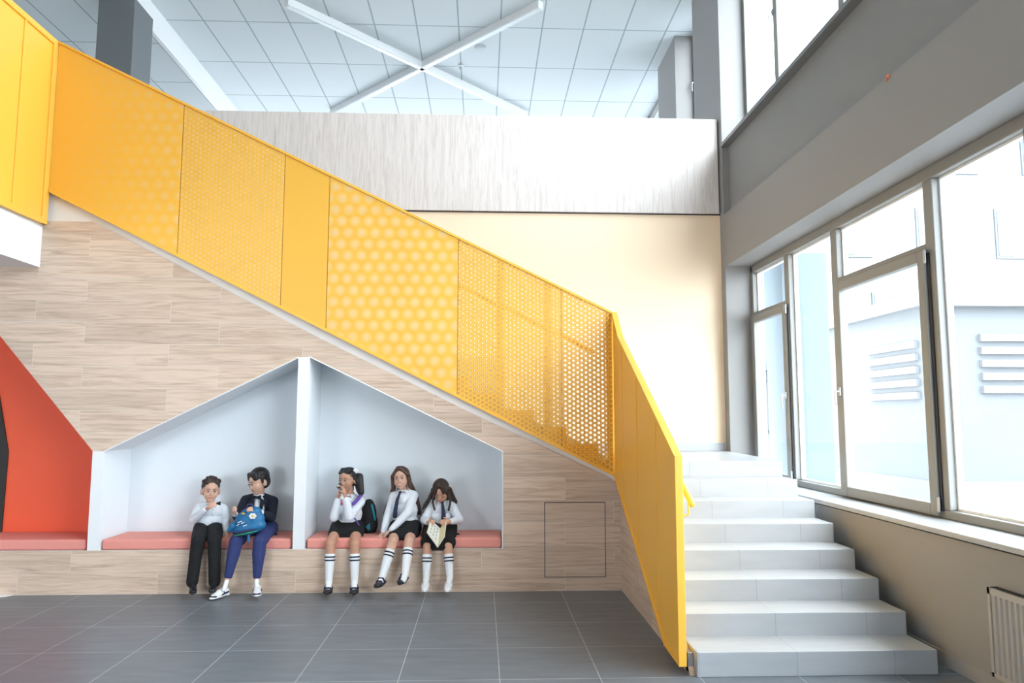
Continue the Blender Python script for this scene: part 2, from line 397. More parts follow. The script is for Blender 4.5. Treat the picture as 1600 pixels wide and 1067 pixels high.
for (a, b, z1, hy) in [(7.555, 8.54, 2.745, 7.60), (5.105, 6.47, 2.765, 6.425), (1.54, 2.56, 2.765, 2.5)]:
    sash = build('sash', ring(MB(), a, b, zs0 + 0.012, z1, XF - 0.032, XF + 0.03, 0.085), M_frame, win, bevel=0.008)
    build('gasket', MB().box(XF - 0.012, XF + 0.0, a - 0.028, a + 0.002, zs0 + 0.05, z1 - 0.03), M_dark, win)
    handle(sash, XF - 0.032, hy, 1.78)
    h = MB(); h.cap((XF - 0.03, a - 0.012, z1 - 0.10), (XF - 0.03, a - 0.012, z1 - 0.015), 0.011); h.cap((XF - 0.03, a - 0.012, 0.90), (XF - 0.03, a - 0.012, 0.99), 0.011)
    build('hinge', h, M_steel, sash)
    build('pane', MB().box(XF + 0.0, XF + 0.004, a + 0.08, b - 0.08, zs0 + 0.09, z1 - 0.08), M_glass, win)
build('sill', MB().box(2.885, XF + 0.02, -2.1, 8.6, 0.815, 0.85), M_sill, win, bevel=0.006, label='pale grey window sill')
# upper windows over the ledge
win = empty('window_2', (XF, 5, 4.9), 'upper grey framed window band above the ledge', 'window', None, 'structure')
fr = MB(); fr.box(XF, XF + 0.08, -2.1, 8.6, 4.88, 4.97); fr.box(XF, XF + 0.08, -2.1, 8.6, 7.2, ZC); fr.box(XF, XF + 0.08, 8.53, 8.6, 4.97, 7.2)
for y in (7.62, 6.17, 4.7, 3.2, 1.6, 0.1, -1.4): fr.box(XF, XF + 0.08, y - 0.05, y + 0.05, 4.97, 7.2)
build('frame', fr, M_frame, win, bevel=0.006)
build('pane', MB().box(XF + 0.05, XF + 0.054, -2.1, 8.55, 4.95, 7.25), M_glass, win)
sd = MB().box(2.90, XF + 0.02, -2.1, 8.6, 4.84, 4.885)
build('sill', sd, mat('dark_grey_sill', (0.16, 0.165, 0.175), 0.35), win, bevel=0.005)
handle(win, XF, 7.66, 6.05)
for k, (a, b) in enumerate([(9.7, 10.63), (11.71, 16)]):
    win = empty('window_%d' % (k + 3), (XF, a, 4.9), ['narrow window of the upper storey between the two grey piers', 'far window of the upper storey behind the second pier'][k], 'window', None, 'structure')
    fr = ring(MB(), a, b, 4.9, ZC, XF - 0.02, XF + 0.06, 0.09)
    if k: fr.box(XF - 0.02, XF + 0.06, 13.6, 13.7, 4.9, ZC)
    build('frame', fr, M_frame, win)
    build('pane', MB().box(XF + 0.03, XF + 0.034, a + 0.05, b - 0.05, 4.95, ZC - 0.05), M_glass, win)
    if not k: handle(win, XF - 0.02, 10.56, 6.60)

# ---------------------------------------------------------------- wood-clad wall with the niches
wp = [(1.265, 0.376), (1.265, 0.948), (-0.079, 1.575), (-1.488, 2.262), (-3.588, 3.330), (-9.0, 3.326), (-9.0, 0.376), (-6.2, 0.376), (-6.2, 1.235), (-4.83, 2.84),
      (-3.464, 1.240), (-3.361, 1.240), (-1.68, 2.085), (-1.575, 2.092), (0.188, 1.235), (0.188, 0.376)]
def tri_prism(pts, y0, y1):
    """front polygon with a concave outline, filled by triangulation, extruded in Y"""
    bm = bmesh.new(); vs = [bm.verts.new((p[0], y0, p[1])) for p in pts]; f = bm.faces.new(vs)
    r = bmesh.ops.extrude_face_region(bm, geom=[f]); ev = [e for e in r['geom'] if isinstance(e, bmesh.types.BMVert)]
    bmesh.ops.translate(bm, verts=ev, vec=(0, y1 - y0, 0)); bmesh.ops.triangulate(bm, faces=bm.faces[:])
    bm.verts.index_update(); mb = MB(); mb.add([tuple(v.co) for v in bm.verts], [tuple(v.index for v in f.verts) for f in bm.faces]); bm.free(); return mb
struct('wall_front', tri_prism(wp, YC, YC + 0.03), M_wood, 'oak-look plank cladding with house-shaped niches under the stairs', 'wall')
# plaster stringer above the cladding
st = [(1.262, 0.90), (1.262, 1.13), (-4.02, 3.72), (-9, 3.72), (-9, 3.25), (-3.588, 3.25)]
struct('wall_stringer', tri_prism([(a, b) for a, b in st], YC + 0.031, YC + 0.12), M_ywhite, 'white plaster edge between the cladding and the yellow stair screen', 'stair edge')
# side of the first flight, oak cladding turning the corner
struct('wall_stair_side', MB().prism([(4.56, 0), (6.75, 0), (6.75, 1.10), (4.66, 0.10)], 'X', 1.262, 1.294), M_wood_side, 'oak-look cladding on the side of the lower flight', 'wall')

# niche linings
def niche(name, prof, m, label):
    n = MB(); t = 0.03; y0, y1 = YC + 0.001, 7.25
    xs = [p[0] for p in prof]; cx = (min(xs) + max(xs)) / 2
    n.box(min(xs) - t, max(xs) + t, y1, y1 + t, 0.30, max(p[1] for p in prof) + t)
    for (a, b) in zip(prof, prof[1:]):
        d = Vector((b[0] - a[0], b[1] - a[1])); nrm = Vector((-d.y, d.x)).normalized()
        q = [a, b, (b[0] + nrm.x * t, b[1] + nrm.y * t), (a[0] + nrm.x * t, a[1] + nrm.y * t)]
        n.prism(q, 'Y', y0, y1)
    return struct(name, n, m, label, 'niche')
niche('wall_niche_orange', [(-6.2, 0.376), (-6.2, 1.235), (-4.83, 2.84), (-3.466, 1.240), (-3.466, 0.376)], M_orange, 'bright orange lining of the leftmost niche')
niche('wall_niche_left', [(-3.361, 0.376), (-3.361, 1.240), (-1.68, 2.085), (-1.68, 0.376)], M_niche, 'pale grey lining of the niche with the two boys')
niche('wall_niche_right', [(-1.575, 0.376), (-1.575, 2.092), (0.188, 1.235), (0.188, 0.376)], M_niche, 'pale grey lining of the niche with the three girls')
# white front strips: pillar and divider
struct('trim_4', MB().box(-3.465, -3.362, YC - 0.003, YC + 0.05, 0.376, 1.24), M_white, 'white pillar edge between the orange and the grey niche', 'niche edge')
struct('trim_5', MB().prism([(-1.679, 0.376), (-1.576, 0.376), (-1.576, 2.092), (-1.679, 2.086)], 'Y', YC - 0.003, YC + 0.05), M_white, 'white divider between the two grey niches', 'niche edge')
# thin white edge profile round the right niche
e = MB()
for a, b in [((0.188, 0.376), (0.188, 1.235)), ((0.188, 1.235), (-1.575, 2.092)), ((-3.361, 1.24), (-1.68, 2.085))]:
    e.cap((a[0], YC - 0.001, a[1]), (b[0], YC - 0.001, b[1]), 0.006, seg=8)
struct('trim_6', e, M_white, 'thin white edge profile round the grey niches', 'edge profile')
# dark opening at the back of the orange niche
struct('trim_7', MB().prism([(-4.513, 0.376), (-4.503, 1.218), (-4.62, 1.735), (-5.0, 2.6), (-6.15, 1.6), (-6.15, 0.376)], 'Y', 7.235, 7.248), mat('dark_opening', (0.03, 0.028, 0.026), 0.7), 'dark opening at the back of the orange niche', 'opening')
# bench front and top
struct('wall_bench', MB().box(-9, 1.262, YC, YC + 0.03, 0, 0.376), M_wood, 'oak-look tiled front of the long built-in bench', 'bench')
struct('wall_bench_top', MB().box(-9, 0.19, YC + 0.001, 7.26, 0.34, 0.3765), M_white, 'white top of the built-in bench', 'bench')

# service hatch
hp = empty('service_hatch', (0.845, YC, 0.45), 'flush square oak-look access hatch low in the wall right of the niches', 'hatch')
build('rim', MB().box(0.566, 1.122, YC - 0.002, YC, 0.117, 0.782), M_dark, hp)
build('door', MB().box(0.573, 1.115, YC - 0.006, YC - 0.002, 0.124, 0.775), M_wood, hp)

# cushions
for x0, x1, lb in [(-6.15, -3.485, 'long coral seat cushion in the orange niche'),
                   (-3.35, -1.70, 'coral seat cushion under the two boys'),
                   (-1.56, 0.183, 'coral seat cushion under the three girls')]:
    c = MB().box(x0, x1, YC + 0.015, 7.235, 0.378, 0.468)
    o = build('seat_cushion', c, M_cushion, bevel=0.022)
    o.modifiers['bevel'].segments = 4
    tag(o, lb, 'cushion')

# ---------------------------------------------------------------- slab and balustrade at upper left
struct('ceiling_slab', MB().box(-9, -4.035, -4, YC, 2.9, 3.75), M_ywhite, 'white edge and soffit of the upper floor slab at the left', 'slab')
lb = empty('upper_balustrade', (-4.0, 6.4, 3.3), 'solid yellow framed balustrade hanging on the white slab at upper left', 'balustrade')
build('panel', MB().box(-4.012, -4.004, 2.5, 6.68, 3.33, 5.02), M_yellow, lb)
f_ = MB()
f_.box(-4.03, -3.985, 2.5, 6.735, 4.99, 5.045); f_.box(-4.02, -3.99, 2.5, 6.735, 3.29, 3.35); f_.box(-4.03, -3.985, 6.66, 6.735, 3.29, 5.0)
build('frame', f_, M_yellow, lb, bevel=0.004)
for y in (6.25, 5.6, 4.8, 4.0, 3.2): build('post', MB().box(-4.02, -3.992, y - 0.014, y + 0.014, 3.35, 4.99), M_yellow, lb, bevel=0.003)

# ---------------------------------------------------------------- stairs
stairs = empty('staircase', (2.0, 4.55, 0), 'pale grey tiled staircase climbing beside the windows and turning left', 'stairs', None, 'structure')
D1, T, RS = 4.525, 0.3191, 0.1438
for k in range(8):
    y0 = D1 + k * T; y1 = 6.9 if k < 7 else None
    if k < 7: build('step', MB().box(1.297, 2.7733, y0, y0 + T + 0.02, 0 if k == 0 else (k - 0.3) * RS, (k + 1) * RS), M_step, stairs, bevel=0.004)
build('landing', MB().prism([(1.297, D1 + 7 * T), (2.7733, D1 + 7 * T), (2.90, 8.58), (2.90, 8.74), (1.10, 8.74), (1.10, YC + 0.13), (1.297, YC + 0.13)], 'Z', 0.9, 1.15), M_step, stairs, bevel=0.004)
# solid core so that the gap along the wall reads dark
build('core', MB().prism([(D1 + 0.06, 0), (D1 + 7 * T + 0.06, 7 * RS - 0.06), (8.5, 7 * RS - 0.06), (8.5, 0)], 'X', 1.3, 2.765), M_step, stairs)
for k in range(1, 18):
    x1 = 1.07 - 0.2966 * (k - 1); z1 = 1.15 + 0.154 * k
    build('step', MB().box(x1 - 0.2966 - 0.02, x1, YC + 0.125, 8.74, z1 - 0.24, z1), M_step, stairs, bevel=0.004)
build('upper_landing', MB().box(-9, 1.07 - 0.2966 * 17, YC + 0.125, 8.74, 3.5, 3.768), M_step, stairs)

# ---------------------------------------------------------------- long yellow perforated screen of the second flight
zb = lambda x: 1.036 + (1.18 - x) * 0.4979
zt = lambda x: 2.511 + (1.205 - x) * 0.4866
YP = YC - 0.03
sc = empty('stair_screen', (0, YP, 2.0), 'long sloping yellow perforated metal screen along the upper flight', 'balustrade')
sx = [-3.985, -2.80, -1.85, -1.433, -0.231, 0.728, 1.198]
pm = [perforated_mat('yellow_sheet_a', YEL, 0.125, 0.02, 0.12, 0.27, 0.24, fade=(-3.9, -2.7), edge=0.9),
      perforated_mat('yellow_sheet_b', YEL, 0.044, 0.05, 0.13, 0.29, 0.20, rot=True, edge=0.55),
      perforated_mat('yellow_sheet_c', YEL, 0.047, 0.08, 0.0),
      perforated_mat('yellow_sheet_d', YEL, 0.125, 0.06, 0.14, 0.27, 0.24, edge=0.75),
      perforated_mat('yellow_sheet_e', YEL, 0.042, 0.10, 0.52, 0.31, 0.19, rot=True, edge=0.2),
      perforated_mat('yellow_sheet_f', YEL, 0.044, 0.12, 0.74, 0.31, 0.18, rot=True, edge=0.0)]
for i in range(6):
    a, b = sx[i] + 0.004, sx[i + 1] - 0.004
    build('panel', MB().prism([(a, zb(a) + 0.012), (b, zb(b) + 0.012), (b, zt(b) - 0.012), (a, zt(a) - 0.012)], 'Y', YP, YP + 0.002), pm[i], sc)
a, b = sx[0] + 0.004, sx[6] + 0.004
build('top_rail', MB().prism([(a, zt(a) - 0.012), (b, zt(b) - 0.012), (b, zt(b) + 0.012), (a, zt(a) + 0.012)], 'Y', YP - 0.012, YP + 0.06), M_yellow, sc, bevel=0.002)
build('bottom_rail', MB().prism([(a, zb(a) - 0.012), (b, zb(b) - 0.012), (b, zb(b) + 0.016), (a, zb(a) + 0.016)], 'Y', YP - 0.010, YP + 0.035), M_yellow, sc, bevel=0.002)
for x in (-3.93, -2.62, -1.99, -1.44, -0.76, -0.25, 0.16, 0.60, 1.17):
    build('post', MB().prism([(x - 0.025, zb(x) + 0.0), (x + 0.025, zb(x) - 0.02), (x + 0.025, zt(x) - 0.02), (x - 0.025, zt(x) - 0.0)], 'Y', YP + 0.012, YP + 0.045), M_yellow, sc)
saw = [(1.19, 1.05)]
for k in range(1, 18):
    x1 = 1.07 - 0.2966 * (k - 1); saw += [(x1, 1.15 + 0.154 * (k - 1)), (x1, 1.15 + 0.154 * k)]
saw = [q for q in saw if q[0] > -3.95] + [(-3.95, 1.15 + 0.154 * 17), (-3.95, zb(-3.95) + 0.01)]
saw[0:1] = [(1.19, zb(1.19) + 0.01), (1.19, 1.15)]
build('step_side_plate', tri_prism(saw, YP + 0.047, YP + 0.052), M_yellow, sc)
hr = MB().cap((1.05, YP + 0.16, zt(1.05) - 0.42), (-3.9, YP + 0.16, zt(-3.9) - 0.42), 0.02)
build('handrail', hr, M_yellow, sc)
for i in range(1, 6):
    x = sx[i]
    build('seam', MB().prism([(x - 0.004, zb(x)), (x + 0.004, zb(x)), (x + 0.004, zt(x)), (x - 0.004, zt(x))], 'Y', YP + 0.002, YP + 0.012), mat('dark_yellow_joint', (0.45, 0.2, 0.02), 0.5), sc)

# ---------------------------------------------------------------- yellow screen of the first flight (towards the camera)
s2 = empty('stair_side_screen', (1.23, 5.5, 0), 'solid yellow metal side screen of the lower flight with a post at the floor', 'balustrade')
top = [(4.56, 1.30), (6.50, 2.235), (6.72, 2.51)]
prof = [(4.44, 0.06), (5.02, 0.045), (6.72, 0.93)] 
build('panel', MB().prism([(4.60, 0.075), (4.93, 0.085), (6.71, 1.035), (6.71, 2.49), (6.42, 2.235), (4.60, 1.29)], 'X', 1.206, 1.214), M_yellow, s2)
def slab_line(pts, x0, x1, t):
    m_ = MB()
    for (a, b) in zip(pts, pts[1:]):
        d = Vector((b[0] - a[0], b[1] - a[1])).normalized(); n_ = Vector((-d.y, d.x)) * t / 2
        a2 = Vector(a) - d * t * .3; b2 = Vector(b) + d * t * .3
        m_.prism([tuple(a2 - n_), tuple(b2 - n_), tuple(b2 + n_), tuple(a2 + n_)], 'X', x0, x1)
    return m_
build('top_rail', slab_line([(4.57, 1.300), (6.42, 2.250), (6.70, 2.505)], 1.192, 1.244, 0.024), M_yellow, s2, bevel=0.003)
build('bottom_rail', slab_line([(4.57, 0.062), (4.93, 0.075), (6.70, 1.030)], 1.194, 1.238, 0.020), M_yellow, s2, bevel=0.002)
build('post', MB().box(1.193, 1.242, 4.555, 4.60, 0.052, 1.312), M_yellow, s2, bevel=0.003)
for y, z0, z1 in [(6.30, 0.82, 2.17), (5.72, 0.51, 1.88), (5.10, 0.18, 1.56)]:
    build('seam', MB().box(1.202, 1.206, y - 0.007, y + 0.007, z0, z1), M_yellow, s2, bevel=0.001)
build('inner_sheet', MB().prism([(4.62, 0.10), (4.70, 0.22), (6.70, 1.25), (6.70, 1.05), (4.75, 0.09)], 'X', 1.245, 1.258), M_yellow, s2)
build('corner_post', MB().box(1.190, 1.224, 6.7235, 6.745, 1.04, 2.50), M_yellow, s2)
build('foot_bracket', MB().box(1.262, 1.294, 4.60, 4.66, 0.0, 0.12), M_steel, s2, bevel=0.002, label='bare metal bracket at the floor')
h = MB(); hx = 1.37
h.cap((hx, 4.82, 0.985), (hx, 6.55, 1.815), 0.021)
build('handrail', h, M_yellow, s2)
for (y, z) in [(4.90, 1.02), (5.9, 1.50)]:
    b_ = MB().tube([(hx, y, z - 0.02), (hx, y, z - 0.11), (1.34, y, z - 0.12), (1.214, y, z - 0.12)], 0.006, 8)
    build('rail_bracket', b_, M_yellow, s2)

# ---------------------------------------------------------------- radiator
rad = empty('radiator', (2.87, 3.5, 0.1), 'beige panel radiator with vertical grooves on the window wall', 'radiator')
pn = MB(); y0, y1 = 2.75, 4.15
pn.box(2.858, 2.868, y0, y1, 0.115, 0.60)
y = y0 + 0.03
while y < y1 - 0.05:
    pn.prism([(2.858, y), (2.847, y + 0.006), (2.847, y + 0.024), (2.858, y + 0.03)], 'Z', 0.14, 0.565); y += 0.042
pn.box(2.849, 2.858, y0, y1, 0.565, 0.60); pn.box(2.849, 2.858, y0, y1, 0.115, 0.14); pn.box(2.849, 2.858, y1 - 0.02, y1, 0.115, 0.60)
build('front_panel', pn, mat('radiator_enamel', (0.40, 0.37, 0.33), 0.4), rad)
build('back_panel', MB().box(2.900, 2.910, y0, y1, 0.115, 0.60), MATS['radiator_enamel'], rad)
gr = MB(); y = y0 + 0.01
while y < y1 - 0.02: gr.box(2.862, 2.905, y, y + 0.012, 0.596, 0.603); y += 0.024
build('top_grille', gr, M_dark, rad)
build('bracket', MB().box(2.865, 2.919, y1 - 0.2, y1 - 0.17, 0.2, 0.5), M_dark, rad)

# ---------------------------------------------------------------- ceiling lights and detectors
lt = empty('ceiling_light', (-1.02, 11.68, 7.3), 'white cross of two long linear fixtures on the upper ceiling', 'ceiling light')
def bar(p, q, name):
    p = Vector((p[0], p[1], 0)); q = Vector((q[0], q[1], 0)); d = (q - p); L_ = d.length; ang = math.atan2(d.y, d.x)
    M = Matrix.Rotation(ang, 3, 'Z'); c = (p + q) / 2
    bar_ = build(name, MB().obox((c.x, c.y, 7.325), (L_, 0.10, 0.11), M), M_white, lt, bevel=0.004)
    build('diffuser', MB().obox((c.x, c.y, 7.268), (L_ - 0.04, 0.07, 0.006), M), mat('light_diffuser', (0.62, 0.68, 0.68), 0.3), bar_)
bar((-2.775, 9.86), (0.80, 13.55), 'housing')
bar((0.792, 9.77), (-2.90, 13.62), 'housing')
d = empty('smoke_detector', (-0.389, 11.73, 7.36), 'small white smoke detector hanging below the ceiling near the crossing lights', 'smoke detector')
build('base', MB().ell((-0.389, 11.73, 7.365), (0.05, 0.05, 0.02)), M_white, d, smooth=True)
build('sensor', MB().ell((-0.389, 11.73, 7.335), (0.03, 0.03, 0.03)), M_sill, d, smooth=True)
d = build('ceiling_speaker', MB().ell((-0.067, 11.1, 7.375), (0.09, 0.09, 0.03)), mat('speaker_grille', (0.5, 0.53, 0.54), 0.6), smooth=True)
tag(d, 'flat round grey disc on the ceiling above the right light arm', 'ceiling speaker')
# small orange sticker on the ledge
sk = MB(); sk.ell((2.912, 4.953, 4.0), (0.004, 0.028, 0.012), Matrix.Rotation(R(25), 3, 'X')); sk.ell((2.912, 4.985, 3.985), (0.004, 0.018, 0.008), Matrix.Rotation(R(-20), 3, 'X'))  # two flat orange ellipsoids at the rim of the ledge
tag(build('orange_speck', sk, mat('orange_speck_paint', (0.8, 0.16, 0.02), 0.5), smooth=True), 'tiny orange mark on the ledge above the lower windows', 'speck')

# ================================================================ outside
struct('ground', MB().box(3.4, 60, -20, 60, -0.6, -0.5), mat('pale_paving', (0.26, 0.27, 0.28), 0.8), 'pale paved yard outside the windows', 'ground')
M_fac = mat('pale_facade', (0.19, 0.20, 0.21), 0.8); M_fwin = mat('facade_window', (0.07, 0.085, 0.095), 0.3); M_fac2 = mat('grey_facade_panel', (0.12, 0.13, 0.14), 0.8)
nb = empty('neighbour_building', (15, 26, -0.5), 'pale neighbouring block with rows of windows seen through the large panes', 'building')
build('facade', MB().box(4.5, 45, 26, 30, -0.5, 14), M_fac, nb)
for zi, z in enumerate((1.0, 4.2, 7.4, 10.6)):
    for xi in range(12):
        x = 7 + xi * 3.0 + (1.2 if zi % 2 else 0)
        f2 = build('window', MB().box(x, x + 1.3, 25.93, 26, z, z + 1.9), M_fwin, nb)
        build('pane', MB().box(x + 0.08, x + 0.6, 25.91, 25.93, z + 0.1, z + 1.8), M_fac2, f2)
build('balcony_band', MB().box(4.5, 45, 25.4, 26, 3.2, 3.5), M_fac2, nb)
build('projecting_bay', MB().box(7.2, 9.6, 24.4, 26, 3.4, 9.5), M_fac2, nb)
ut = empty('plant_room', (9.0, 16, -0.5), 'low grey plant room with louvred vents outside the windows', 'outbuilding')
build('body', MB().box(8.2, 18, 13.2, 19, -0.5, 3.6), M_fac2, ut)
build('roof', MB().box(8.0, 18.2, 13.0, 19.2, 3.6, 3.85), M_fac, ut)
def louvre(axis, a0, a1, z0, z1, pl):
    lv = MB(); z = z0
    while z < z1 - 0.1:
        if axis == 'Y': lv.box(a0, a1, pl - 0.08, pl, z, z + 0.13)
        else: lv.box(pl - 0.08, pl, a0, a1, z, z + 0.13)
        z += 0.24
    build('louvre', lv, M_fac, ut)
louvre('Y', 9.2, 13.4, 2.0, 3.1, 13.2); louvre('X', 13.45, 15.2, 1.9, 3.1, 8.2)
build('plinth', MB().box(8.15, 18, 13.15, 19, -0.5, 0.4), mat('plinth_grey', (0.15, 0.17, 0.185), 0.8), ut)
struct('wall_outer_pier', MB().box(3.9, 4.5, 9.3, 9.9, -0.5, 3.7), mat('blue_grey_render', (0.13, 0.16, 0.18), 0.8), 'blue-grey outer pier seen through the farthest pane', 'pier')
struct('roof_overhang', MB().box(3.4, 4.1, -4, 16, 3.7, 3.85), mat('overhang_grey', (0.16, 0.18, 0.195), 0.8), 'projecting band outside above the lower windows', 'overhang')
# ================================================================ people
def V(t): return Vector(t)
def lerp(a, b, t): return Vector(a) * (1 - t) + Vector(b) * t

M_iris = mat('dark_eye', (0.02, 0.012, 0.008), 0.2); M_eyewhite = mat('eye_white', (0.75, 0.74, 0.72), 0.3)
M_lip = mat('lip', (0.50, 0.14, 0.12), 0.5); M_teeth = mat('teeth', (0.8, 0.78, 0.74), 0.3)
M_shirt = mat('white_shirt_cotton', (0.76, 0.79, 0.84), 0.8, bump=0.9, bscale=22)
M_black = mat('black_cloth', (0.006, 0.006, 0.007), 0.9, bump=0.6, bscale=25)
M_navy = mat('navy_cloth', (0.006, 0.008, 0.020), 0.85, bump=0.6, bscale=25)
M_blue = mat('blue_trouser_cloth', (0.024, 0.036, 0.135), 0.85, bump=0.5, bscale=25)
M_sock = mat('white_sock', (0.82, 0.83, 0.85), 0.9, bump=0.2, bscale=300)
M_shoeblack = mat('black_shoe_leather', (0.012, 0.013, 0.018), 0.3)
M_shoewhite = mat('white_shoe_leather', (0.80, 0.80, 0.80), 0.4)
M_tie = mat('navy_tie_cloth', (0.012, 0.018, 0.05), 0.7)

def head_frame(c, yaw, pitch, roll, s):
    """yaw > 0 turns the face to the viewer's right, pitch > 0 lowers it, roll > 0 tips the crown to the viewer's right"""
    M = Matrix.Rotation(R(yaw), 3, 'Z') @ Matrix.Rotation(R(pitch), 3, 'X') @ Matrix.Rotation(R(roll), 3, 'Y')
    return V(c), M, s

def person(name_label, base, skin, head, body, arms, legs, shins_bare=True):
    root = empty('person', base, name_label, 'person')
    (hc, HM, hs) = head
    def up(q, z): q = Vector(q); q.z = max(q.z, z); return tuple(q)
    for i_ in range(2): legs[i_] = (up(legs[i_][0], 0.525),) + tuple(legs[i_][1:])
    H = lambda x, y, z: hc + HM @ (Vector((x, y, z)) * hs)
    b = MB()
    S3 = lambda *r: tuple(q * hs for q in r)
    # head
    b.ell(H(0, .012, .022), S3(.073, .088, .083), HM)
    b.ell(H(0, -.028, -.030), S3(.058, .052, .062), HM)
    b.ell(H(0, -.040, -.072), S3(.030, .034, .026), HM)
    b.ell(H(.031, -.040, -.026), S3(.030, .030, .034), HM); b.ell(H(-.031, -.040, -.026), S3(.030, .030, .034), HM)
    b.cap(H(0, -.076, .002), H(0, -.087, -.024), .006 * hs, .009 * hs)
    for sx_ in (-1, 1): b.ell(H(.074 * sx_, .008, -.012), S3(.012, .020, .028), HM)
    # neck and trunk
    neck = V(body['neck']); chest = V(body['chest']); pelvis = V(body['pelvis'])
    b.cap(H(0, .012, -.04), neck, .036 * hs, .036 * hs)
    k = body.get('w', 1.0)
    b.ell(lerp(neck, chest, .55), (.105 * k, .06 * k, .06 * k)); b.ell(lerp(chest, pelvis, .3), (.10 * k, .07 * k, .12 * k)); b.ell(pelvis, (.105 * k, .08 * k, .08 * k))
    b.cap(neck, pelvis, .05)
    # arms and hands
    for A_ in arms:
        sh, el, wr, ha = [V(q) for q in A_['pts']]
        b.cap(sh, el, .034 * k, .028 * k); b.cap(el, wr, .028 * k, .018 * k)
        hand(b, wr, ha, A_)
    for L_ in legs:
        hi, kn, an = [V(q) for q in L_[:3]]
        b.cap(hi, kn, .062 * k, .045 * k); b.cap(kn, lerp(kn, an, .35), .043 * k, .042 * k); b.cap(lerp(kn, an, .35), an, .041 * k, .026 * k)
        b.cap(an, V(L_[3]), .022 * k, .013 * k)
    build('body', b, skin, root, voxel=.0045, iters=3)
    # face
    for sx_ in (-1, 1):
        if body.get('down'):
            build('eyelash', MB().cap(H(.017 * sx_, -.080, -.002), H(.039 * sx_, -.072, .000), .0024 * hs, .0020 * hs, 8), M_iris, root, smooth=True)
            build('eyebrow', MB().cap(H(.014 * sx_, -.0800, .0235), H(.028 * sx_, -.0775, .0275), .0024 * hs, .0024 * hs, 8).cap(H(.028 * sx_, -.0775, .0275), H(.042 * sx_, -.069, .0235), .0024 * hs, .0014 * hs, 8), body['hair'], root, smooth=True)
            continue
        e = build('eye', MB().ell(H(.028 * sx_, -.074, .004), S3(.0120, .007, .0062), HM), M_eyewhite, root, smooth=True)
        build('iris', MB().ell(H(.028 * sx_, -.0805, .004), S3(.0062, .0035, .0058), HM), M_iris, e, smooth=True)
        build('eyelid', MB().cap(H(.016 * sx_, -.0805, .0095), H(.040 * sx_, -.0735, .0085), .0026 * hs, .0020 * hs, 8), body['hair'], root, smooth=True)
        br_ = MB().cap(H(.014 * sx_, -.0800, .0235), H(.028 * sx_, -.0775, .0275), .0024 * hs, .0024 * hs, 8).cap(H(.028 * sx_, -.0775, .0275), H(.042 * sx_, -.069, .0235), .0024 * hs, .0014 * hs, 8)
        build('eyebrow', br_, body['hair'], root, smooth=True)
    if body.get('smile'):
        mm_ = MB().ell(H(0, -.0775, -.053), S3(.020, .007, .010), HM)
        for q in (-1, 1): mm_.cap(H(.012 * q, -.080, -.050), H(.027 * q, -.0715, -.042), .0040 * hs, .0022 * hs, 8)
        m_ = build('mouth', mm_, M_lip, root, smooth=True)
        build('teeth', MB().ell(H(0, -.0815, -.051), S3(.018, .0045, .0050), HM), M_teeth, m_, smooth=True)
    else:
        build('mouth', MB().ell(H(0, -.0785, -.054), S3(.014, .006, .0042), HM).cap(H(.008, -.080, -.0535), H(.020, -.0745, -.049 - .004 * (not body.get('grin'))), .003, .002, 8).cap(H(-.008, -.080, -.0535), H(-.020, -.0745, -.049 - .004 * (not body.get('grin'))), .003, .002, 8), M_lip, root, smooth=True)
    return root, H, HM, hs

def hand(b, wr, ha, A_):
    """palm, four unequal bent fingers and a thumb; ha = palm centre; curl bends the fingers towards 'in'"""
    d = (ha - wr); L_ = d.length; d = d.normalized()
    inn = V(A_.get('in', (0, 1, -0.3))); inn = (inn - d * inn.dot(d)).normalized()
    side = d.cross(inn).normalized() * A_.get('thumb', 1)
    c = A_.get('curl', 1.0); s = A_.get('hs', 1.0)
    M = Matrix((side, d, inn)).transposed()
    b.cap(wr, ha, .017 * s, .018 * s)
    b.ell(ha, (.026 * s, .030 * s, .013 * s), M)
    kn = ha + d * .024 * s
    for i, (o, ln) in enumerate([(.021, .9), (.007, 1.0), (-.007, .95), (-.021, .75)]):
        p = kn + side * o * s; a1, a2, a3 = .35 * c, .95 * c, 1.5 * c
        q1 = p + (d * math.cos(a1) + inn * math.sin(a1)) * .024 * ln * s
        q2 = q1 + (d * math.cos(a2) + inn * math.sin(a2)) * .017 * ln * s
        q3 = q2 + (d * math.cos(a3) + inn * math.sin(a3)) * .013 * ln * s
        b.cap(p, q1, .0068 * s, .0062 * s, 8); b.cap(q1, q2, .0062 * s, .0058 * s, 8); b.cap(q2, q3, .0058 * s, .005 * s, 8)
    t0 = ha - d * .012 * s + side * .022 * s; t1 = t0 + (side * .7 + d * .6 + inn * .4 * c) * .022 * s; t2 = t1 + (side * .2 + d * .8 + inn * .6 * c) * .018 * s
    b.cap(t0, t1, .0085 * s, .0075 * s, 8); b.cap(t1, t2, .0075 * s, .006 * s, 8)

def hair_cap(H, HM, hs, m, root, extra, back=True, lift=0.0, name='hair'):
    h = MB(); S3 = lambda *r: tuple(q * hs for q in r)
    h.ell(H(0, .024, .036 + lift), S3(.081, .087, .081), HM)
    if back: h.ell(H(0, .044, -.002), S3(.072, .060, .072), HM)
    for (a, b_, r0, r1) in extra: h.cap(H(*a), H(*b_), r0 * hs, r1 * hs, 8)
    return build(name, h, m, root, voxel=.0055, iters=2)

